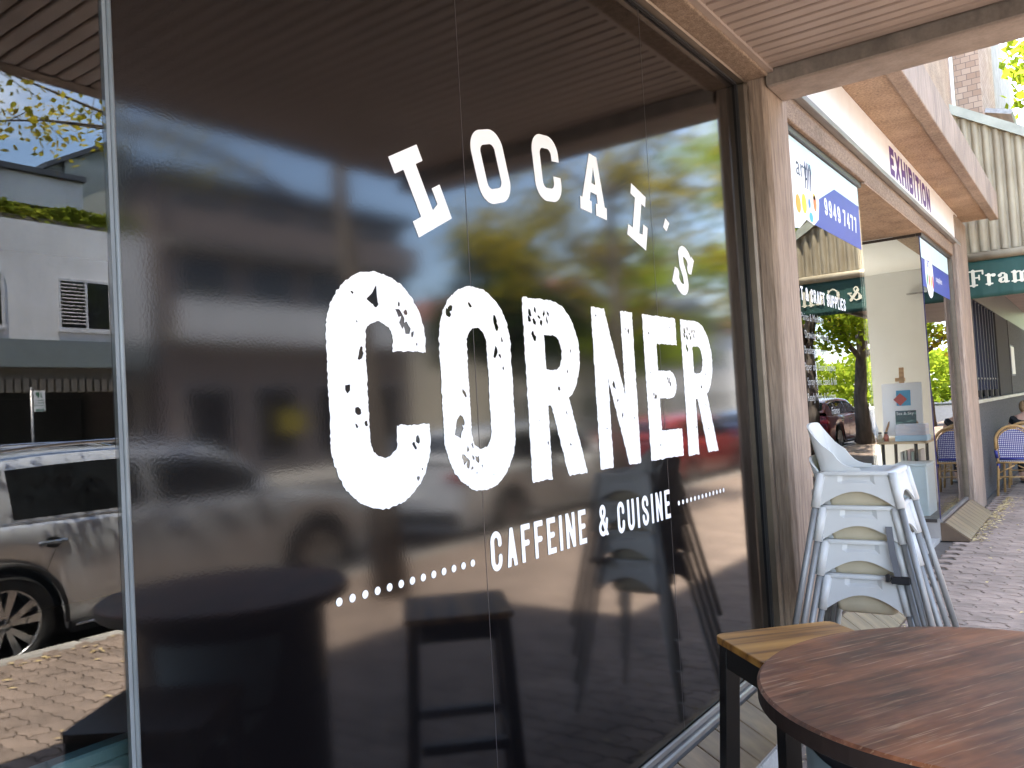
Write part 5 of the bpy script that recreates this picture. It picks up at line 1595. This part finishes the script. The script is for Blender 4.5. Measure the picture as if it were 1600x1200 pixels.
# ================================================================== TREES
YLEAF = leaf_mat('autumn_plane_leaf', [(0.36, (0.16, 0.18, 0.015)), (0.47, (0.36, 0.32, 0.025)), (0.60, (0.55, 0.42, 0.04))])
YGLEAF = leaf_mat('fresh_yellow_green_leaf', [(0.36, (0.14, 0.22, 0.016)), (0.48, (0.28, 0.38, 0.03)), (0.62, (0.46, 0.48, 0.05))])
GLEAF = leaf_mat('dark_green_leaf', [(0.38, (0.012, 0.030, 0.008)), (0.5, (0.035, 0.075, 0.015)), (0.62, (0.08, 0.14, 0.025))], 0.3)
HLEAF = leaf_mat('hedge_leaf', [(0.38, (0.07, 0.10, 0.012)), (0.5, (0.19, 0.23, 0.025)), (0.62, (0.36, 0.36, 0.05))], 0.3)
BARK = mat('grey_brown_bark', (0.07, 0.055, 0.045), 0.9, c2=(0.17, 0.145, 0.12), scale=12, stretch=(1, 1, 0.25), bmp=0.8, bscale=30, bdist=0.02)


def leaf_mesh(name, pts, size, m, rng, org, droop=0.3):
    n = len(pts)
    P = np.asarray(pts)
    a = rng.normal(size=(n, 3)); a[:, 2] *= 0.5; a /= np.linalg.norm(a, axis=1)[:, None]
    b = rng.normal(size=(n, 3)); b -= (a * b).sum(1)[:, None] * a; b /= np.linalg.norm(b, axis=1)[:, None]
    s = size * rng.uniform(0.55, 1.25, n)[:, None]
    c = np.cross(a, b)
    V_ = np.stack([P - a * s, P - b * s * 0.62 + c * s * .1, P + a * s * 0.25 - b * s * 0.5, P + a * s, P + a * s * 0.25 + b * s * 0.5, P + b * s * 0.62 + c * s * .1], 1).reshape(-1, 3) - np.array(org)
    F_ = np.arange(n * 6).reshape(n, 6)
    me = bpy.data.meshes.new(name)
    me.from_pydata(V_.tolist(), [], F_.tolist())
    me.materials.append(m); me.update()
    return me


def tree(name, label, base, trunk, limbs, leafm, nleaf, lsize, seed, spread=0.55, group='street trees', tr=0.14, twigs=7, clear=None, lr=0.42):
    """trunk: points above the base; limbs: list of end points (each grows off the trunk) with twigs carrying the leaves"""
    rng = np.random.default_rng(seed); rd = random.Random(seed)
    t_ = thing(name, label, 'tree', base, group)
    b = Vector(base)
    tp = [b + Vector(p) for p in trunk]
    mb = MB()
    n = len(tp)
    mb.tube([b + Vector((0, 0, -0.02))] + tp, [tr * 1.35] + [tr * (1 - 0.55 * (i + 1) / n) for i in range(n)], 12)
    mb.build('trunk', BARK, t_)
    lb = MB(); tips = []
    for k, (si, e) in enumerate(limbs):
        st = tp[si]; en = b + Vector(e)
        md = st.lerp(en, 0.5) + Vector((rd.uniform(-.25, .25), rd.uniform(-.25, .25), rd.uniform(0.0, .35)))
        pts = [st, st.lerp(md, .5) + Vector((rd.uniform(-.1, .1), rd.uniform(-.1, .1), 0.05)), md, md.lerp(en, .5) + Vector((rd.uniform(-.15, .15), rd.uniform(-.15, .15), .05)), en]
        r0 = tr * lr
        lb.tube(pts, [r0, r0 * .8, r0 * .55, r0 * .35, r0 * .15], 7)
        for w_ in range(twigs):
            q = rd.uniform(0.35, 1.0)
            i = min(3, int(q * 4)); p = pts[i].lerp(pts[i + 1], q * 4 - i)
            d = Vector((rd.gauss(0, 1), rd.gauss(0, 1), rd.gauss(0.1, 0.6))).normalized() * spread * rd.uniform(0.6, 1.6)
            e2 = p + d
            m_ = p.lerp(e2, .5) + Vector((0, 0, .06))
            lb.tube([p, m_, e2], [r0 * .2, r0 * .14, 0.004], 5)
            for _ in range(4): tips.append(p.lerp(e2, rd.uniform(0.4, 1.1)))
        tips.append(en)
    lb.build('limbs', BARK, t_)
    T = np.array([tuple(p) for p in tips])
    P = T[rng.integers(0, len(T), nleaf)] + rng.normal(size=(nleaf, 3)) * np.array([spread * .36, spread * .36, spread * .26])
    if clear: P = P[clear(P)]
    link('crown', leaf_mesh('crown', P, lsize, leafm, rng, base), t_)
    return t_


tree('street_tree', 'leaning yellow-leaved street tree by the silver SUV bonnet', (3.60, 5.0, 0), [(0.10, 0.05, 1.0), (0.35, 0.15, 2.2), (0.62, 0.25, 3.3), (0.8, 0.4, 4.3), (0.9, 0.5, 5.4)],
     [(2, (1.0, -2.3, 3.70)), (2, (1.1, -3.2, 3.95)), (2, (1.3, -2.9, 3.6)), (4, (1.8, 1.6, 7.2)), (4, (0.4, 2.0, 7.6)), (4, (1.2, -1.6, 7.2)), (4, (-0.6, 0.6, 7.4))],
     YLEAF, 2300, 0.032, 5, spread=0.40, tr=0.13, lr=0.16, twigs=6, clear=lambda P: (P[:, 0] > 2.5))
tree('street_tree', 'spreading yellow-green street tree second along the kerb', (4.1, 10.1, 0), [(0.05, 0.0, 1.2), (0.0, 0.1, 2.4), (0.05, 0.2, 3.4), (0.1, 0.3, 4.4), (0.1, 0.3, 5.6)],
     [(1, (0.4, 2.2, 3.9)), (1, (0.6, -2.0, 3.9)), (2, (1.8, 0.8, 4.6)), (2, (-1.4, 1.2, 4.6)), (3, (0.6, 3.0, 5.2)), (3, (1.0, -2.0, 5.4)), (3, (-1.6, -0.6, 5.6)), (4, (0.4, 1.6, 7.0)), (4, (1.6, -0.4, 7.0)), (4, (-0.8, 1.0, 7.2)), (2, (2.4, 2.0, 4.0)), (1, (-0.6, 2.4, 3.6))],
     YLEAF, 5200, 0.072, 6, spread=0.6, tr=0.15, lr=0.3, clear=lambda P: P[:, 0] > 2.45)
tree('street_tree', 'tall bright yellow-green street tree third along the kerb', (4.0, 18.6, 0), [(-0.1, 0.1, 1.3), (-0.05, 0.2, 2.6), (-0.3, 0.2, 3.8), (-0.2, 0.3, 5.2), (-0.2, 0.2, 6.8)],
     [(1, (0.6, -2.6, 4.4)), (1, (0.9, 2.4, 4.6)), (2, (-2.2, -1.2, 5.4)), (2, (2.4, 0.4, 5.0)), (3, (-2.8, -2.6, 7.3)), (3, (-2.9, -1.2, 8.2)), (3, (1.0, -2.6, 6.8)), (4, (-1.6, 1.4, 8.6)), (4, (1.4, 1.4, 8.4)), (4, (0.4, -1.2, 9.0)), (3, (2.4, 2.0, 7.0)), (1, (1.6, -1.6, 3.9)), (3, (-2.5, -3.4, 7.0)), (3, (-3.35, -2.7, 6.75)), (3, (-3.3, -3.8, 6.3))],
     YGLEAF, 11000, 0.10, 7, spread=0.75, tr=0.16, clear=lambda P: (P[:, 0] > 0.35) & ~((P[:, 0] < 2.6) & (P[:, 2] < 4.0)))
tree('street_tree', 'dark-trunked bright green street tree fourth along the kerb', (4.3, 25.2, 0), [(0.05, -0.1, 1.3), (-0.1, -0.3, 2.4), (-0.3, -0.4, 3.6), (-0.35, -0.5, 5.0), (-0.3, -0.4, 6.5)],
     [(1, (0.8, -2.6, 4.0)), (1, (1.0, 2.6, 4.2)), (2, (-2.4, -1.0, 5.0)), (2, (2.6, 0.4, 4.6)), (3, (-2.4, 1.8, 6.6)), (3, (1.0, -2.8, 6.4)), (4, (-1.6, 1.4, 8.2)), (4, (1.4, 1.4, 8.0)), (4, (0.4, -1.2, 8.6)), (2, (-0.6, -2.8, 3.6)), (1, (-1.2, 2.2, 3.5))],
     YGLEAF, 8000, 0.11, 8, spread=0.8, tr=0.20)
tree('street_tree', 'far yellowing street tree fifth along the kerb', (4.3, 36.0, 0), [(0, 0, 1.4), (0.1, 0, 2.8), (0, 0.2, 4.2), (0, 0.2, 5.6)],
     [(1, (2.4, -1.6, 4.6)), (1, (-2.2, 1.8, 4.6)), (2, (0.6, 3.0, 5.4)), (2, (0.4, -3.0, 5.4)), (3, (2.4, 1.6, 7.0)), (3, (-2.0, -1.2, 7.2)), (3, (0.2, 0.4, 8.4))], YLEAF, 6000, 0.15, 9, spread=1.0, tr=0.2)
tree('round_tree', 'dark green rounded tree across the street past the brown block', (18.2, 27.0, 0), [(0, 0, 1.6), (0.1, 0, 3.0), (0.0, 0.1, 4.4), (0, 0, 6.0)],
     [(1, (2.2, -1.6, 4.8)), (1, (-2.2, 1.6, 4.8)), (1, (0.2, 2.8, 5.0)), (1, (0.2, -2.8, 5.0)), (2, (-1.8, -1.8, 6.4)), (2, (1.8, 1.8, 6.4)), (3, (1.0, -1.0, 7.8)), (3, (-1.0, 1.0, 7.8)), (3, (0, 0, 8.4)), (2, (2.6, 0.2, 5.8)), (2, (-2.6, 0.2, 5.8))],
     GLEAF, 12000, 0.15, 10, spread=0.95, tr=0.22, group='trees across the street')
tree('round_tree', 'paler tree across the street, left of the end houses', (17.8, 38.0, 0), [(0, 0, 1.6), (0.1, 0, 3.0), (0.0, 0.1, 4.6), (0, 0, 6.6)],
     [(1, (2.4, -1.6, 5.2)), (1, (-2.4, 1.6, 5.2)), (1, (0.2, 3.0, 5.4)), (1, (0.2, -3.0, 5.4)), (2, (-1.8, -1.8, 7.4)), (2, (1.8, 1.8, 7.4)), (3, (1.0, -1.0, 9.0)), (3, (-1.0, 1.0, 9.0))],
     YGLEAF, 8000, 0.18, 12, spread=1.1, tr=0.22, group='trees across the street')

# ================================================================== ACROSS THE STREET
grey = mat('slate_grey_render', (0.16, 0.185, 0.185), 0.75, var=0.06, scale=2)
ribm = mat('brown_ribbed_band', (0.20, 0.165, 0.125), 0.8)
darkroof = mat('dark_coping', (0.05, 0.055, 0.065), 0.6)
beige = mat('pale_green_render', (0.36, 0.38, 0.34), 0.8, var=0.05, scale=2)
winframe = mat('white_window_frame', (0.55, 0.55, 0.56), 0.5)
darkglass = mat('dark_window_glass', (0.012, 0.014, 0.016), 0.06)
wbld = thing('white_building', 'white rendered two-storey building with rooftop hedge across the street', 'building', (20, 5, 0))
MB().box((20.0, -8, 3.97), (32, 12.75, 6.80)).build('wall', M['whitepaint'], wbld)
MB().box((19.96, -8, 3.29), (32, 12.75, 3.9695)).build('grey_band', grey, wbld)
MB().box((20.25, -8, 2.99), (32, 12.75, 3.2895)).build('awning_soffit', ribm, wbld)
for i in range(96):
    MB().box((20.10, -6 + i * 0.195, 2.67), (20.24, -6 + i * 0.195 + 0.14, 2.9895)).build('awning_slat', ribm, wbld)
MB().box((20.241, -8, 2.67), (20.5, 12.75, 2.9895)).build('awning_backing', ribm, wbld)
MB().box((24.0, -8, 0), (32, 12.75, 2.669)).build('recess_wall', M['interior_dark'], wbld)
MB().box((20.0, -8, -0.05), (24, 12.75, 0.004)).build('carpark_floor', M['asphalt'], wbld)
for yy in (-2.0, 4.5, 12.3):
    MB().box((20.3, yy, 0.0045), (20.7, yy + 0.4, 2.6695)).build('column', ribm, wbld)
for ya in (10.25, 7.60, 4.9, 2.2):
    f_ = MB()
    y1 = ya + 1.39
    f_.box((19.955, ya, 4.24), (19.9995, ya + 0.07, 5.58)); f_.box((19.955, y1 - 0.07, 4.24), (19.9995, y1, 5.58)); f_.box((19.955, ya + 0.0705, 5.51), (19.9995, y1 - 0.0705, 5.58)); f_.box((19.955, ya + 0.0705, 4.24), (19.9995, y1 - 0.0705, 4.31)); f_.box((19.957, ya + 0.69, 4.311), (19.9995, ya + 0.75, 5.509))
    wf = f_.build('window', winframe, wbld)
    MB().box((19.985, ya + 0.071, 4.312), (19.9985, y1 - 0.071, 5.509)).build('pane', darkglass, wf)
    sl_ = MB().box((-0.018, 0, -0.006), (0.018, 0.60, 0.006)).mesh('louvre_slat', winframe)
    for k in range(12):
        o = link('louvre_slat', sl_, wf); o.location = (19.966 - 20, ya + 0.08 - 5, 4.42 + k * 0.092); o.rotation_euler = (0, R(35), 0)
    MB().box((19.93, ya - 0.03, 4.19), (19.9995, y1 + 0.03, 4.2395)).build('sill', winframe, wf)
MB().box((20.0, -8, 6.8005), (20.12, 12.75, 6.93)).build('planter_wall', M['whitepaint'], wbld)
MB().box((20.9, -8, 6.8005), (31, 11.4, 7.55)).build('upper_band', grey, wbld)
MB().box((20.7, -8, 7.5505), (31, 11.36, 8.36)).build('parapet', M['whitepaint'], wbld)
MB().box((20.55, -8, 8.3605), (31, 11.40, 8.50)).build('coping', darkroof, wbld)
gb = MB().prism([(11.0, 6.81), (14.6, 6.81), (14.6, 9.05), (12.75, 9.95), (11.0, 8.98)], lambda u, v, w_: (w_, u, v), 21.9, 30).build('gable_wall', beige, wbld)
MB().box((21.75, 11.42, 6.801), (21.899, 12.74, 9.35)).build('corner_pier', beige, wbld)
for s, a, b in ((0, 10.85, 12.75), (1, 12.75, 14.75)):
    za, zb = (8.91, 9.97) if s == 0 else (9.97, 9.00)
    MB().prism([(a, za), (b, zb), (b, zb + 0.14), (a, za + 0.14)], lambda u, v, w_: (w_, u, v), 21.6, 30.2).build('roof_edge', darkroof, gb)
rng = np.random.default_rng(4)
hp = np.stack([rng.uniform(20.15, 20.8, 9000), rng.uniform(-2, 12.7, 9000), 6.93 + rng.uniform(0, 1, 9000) ** 0.8 * 0.52], 1)
hp[:, 2] += 0.10 * np.sin(hp[:, 1] * 2.7) * np.sin(hp[:, 1] * 1.1)
hedge = thing('rooftop_hedge', 'clipped yellow-green hedge along the white building parapet', 'hedge', (20.4, 5, 6.9))
link('foliage', leaf_mesh('foliage', hp, 0.085, HLEAF, rng, (20.4, 5, 6.9)), hedge)
MB().box((20.2, -2, 6.81), (20.8, 12.6, 7.1)).build('twigs', BARK, hedge)

bb = thing('brown_block', 'brown brick apartment block with pale balcony band across the street', 'building', (20, 19, 0))
bbr = mat('brown_brickwork', (0.20, 0.155, 0.14), 0.85, c2=(0.29, 0.23, 0.205), scale=6)
MB().box((20.4, 13.2, 0), (32, 23.6, 8.9)).build('wall', bbr, bb)
MB().box((19.9, 13.0, 8.9005), (32, 23.8, 9.2)).build('roof', darkroof, bb)
for zz in (3.9, 6.55):
    MB().box((19.5, 13.3, zz + 0.30), (20.399, 23.4, zz + 0.45)).build('balcony_slab', M['concrete'], bb)
    MB().box((19.45, 13.3, zz + (0.4505 if zz > 5 else 0.20)), (19.52, 23.4, zz + 1.35)).build('balcony_front', M['whitepaint'] if zz < 5 else bbr, bb)
for i in range(4):
    for zz, hh in ((0.4, 2.4), (5.5, 1.25), (7.35, 1.2)):
        ya = 13.9 + i * 2.45
        f_ = MB().box((20.36, ya, zz), (20.399, ya + 1.7, zz + hh)).build('window', winframe, bb)
        for q in (0, 1):
            MB().box((20.35, ya + 0.06 + q * 0.80, zz + 0.06), (20.359, ya + 0.84 + q * 0.80, zz + hh - 0.06)).build('pane', darkglass, f_)
yl = thing('yellow_shop_sign', 'small yellow sign in the shade under the brown block', 'sign', (20.2, 17.6, 1.6))
MB().cbox((20.15, 17.2, 1.25), (20.3, 18.1, 2.0), 0.01).build('board', mat('yellow_sign', (0.55, 0.42, 0.03), 0.5), yl)
MB().box((20.2, 17.6, 0.0), (20.26, 17.66, 1.2495)).build('post', M['blackmetal'], yl)


def house(name, label, y0, y1, h, wallm, roofm, x=20.5, storeys=2):
    o = thing(name, label, 'building', (x, (y0 + y1) / 2, 0), 'buildings farther along the far side')
    MB().box((x, y0, 0), (x + 10, y1, h)).build('wall', wallm, o)
    MB().prism([(y0 - 0.4, h), (y1 + 0.4, h), ((y0 + y1) / 2, h + 2.2)], lambda u, v, w_: (w_, u, v), x - 0.4, x + 10.4).build('roof', roofm, o)
    n_ = int((y1 - y0) / 2.6)
    for k in range(n_):
        for s in range(storeys):
            ya = y0 + 0.8 + k * 2.6; za = 0.9 + s * 2.9
            f_ = MB().box((x - 0.04, ya, za), (x - 0.001, ya + 1.3, za + 1.4)).build('window', winframe, o)
            MB().box((x - 0.05, ya + 0.08, za + 0.08), (x - 0.041, ya + 1.22, za + 1.32)).build('pane', darkglass, f_)
    return o


tilem = mat('terracotta_roof', (0.22, 0.08, 0.05), 0.8)
house('cream_house', 'cream two-storey house past the dark green tree', 30.5, 42, 6.2, mat('cream_render', (0.46, 0.42, 0.34), 0.8), tilem)
house('grey_house', 'grey two-storey house beyond the cream house', 45, 58, 6.4, M['concrete'], darkroof)
house('pale_house', 'pale end house at the far end of the street', 62, 80, 6.8, M['whitepaint'], tilem)
house('brick_terrace', 'brown terrace beyond the gallery on the near side', 25.0, 60, 6.5, bbr, darkroof, x=-10.5)
# parking sign
ps = thing('parking_sign', 'one-hour parking sign on a grey pole across the street', 'sign', (17.45, 8.4, 0))
MB().tube([(17.45, 8.40, 0.0), (17.45, 8.40, 2.60)], 0.032, 10).build('pole', M['alu'], ps)
MB().lathe([(0.036, 2.58), (0.036, 2.61), (0.0, 2.63)], lambda a, b, h: (17.45 + a, 8.40 + b, h), 10).build('cap', M['alu'], ps)
MB().cbox((17.405, 8.43, 2.09), (17.415, 8.67, 2.545), 0.004).build('plate', M['vinyl'], ps)
sgreen = mat('parking_green', (0.02, 0.16, 0.06), 0.5)
PSN = lambda u, v: (17.4035, 8.665 - u, v)
font_text('1P', 0.15, lambda a, b: PSN(0.045 + a, 2.40 + b), ps, sgreen, off=0.006)
for v_, tx in ((2.33, '8.30am-6pm'), (2.27, 'MON-FRI'), (2.21, '8.30am-12.30pm'), (2.15, 'SAT')):
    font_text(tx, 0.035, lambda a, b, v_=v_: PSN(0.02 + a, v_ + b), ps, sgreen, off=0.001)
MB().box((17.402, 8.46, 2.11), (17.404, 8.64, 2.135)).build('arrow_bar', sgreen, ps)
# wooded skyline closing the street
rng = np.random.default_rng(8)
n = 30000
wp = np.stack([rng.uniform(-40, 60, n), rng.uniform(92, 104, n), rng.uniform(0, 1, n) ** 0.8 * 9], 1)
wp[:, 2] *= 0.75 + 0.3 * np.sin(wp[:, 0] * 0.35) * np.sin(wp[:, 0] * 0.13 + 1)
wd = link('distant_trees', leaf_mesh('distant_trees', wp, 0.38, YGLEAF, rng, (0, 0, 0)))
tag(wd, 'far belt of trees closing the end of the street', 'trees', kind='stuff')
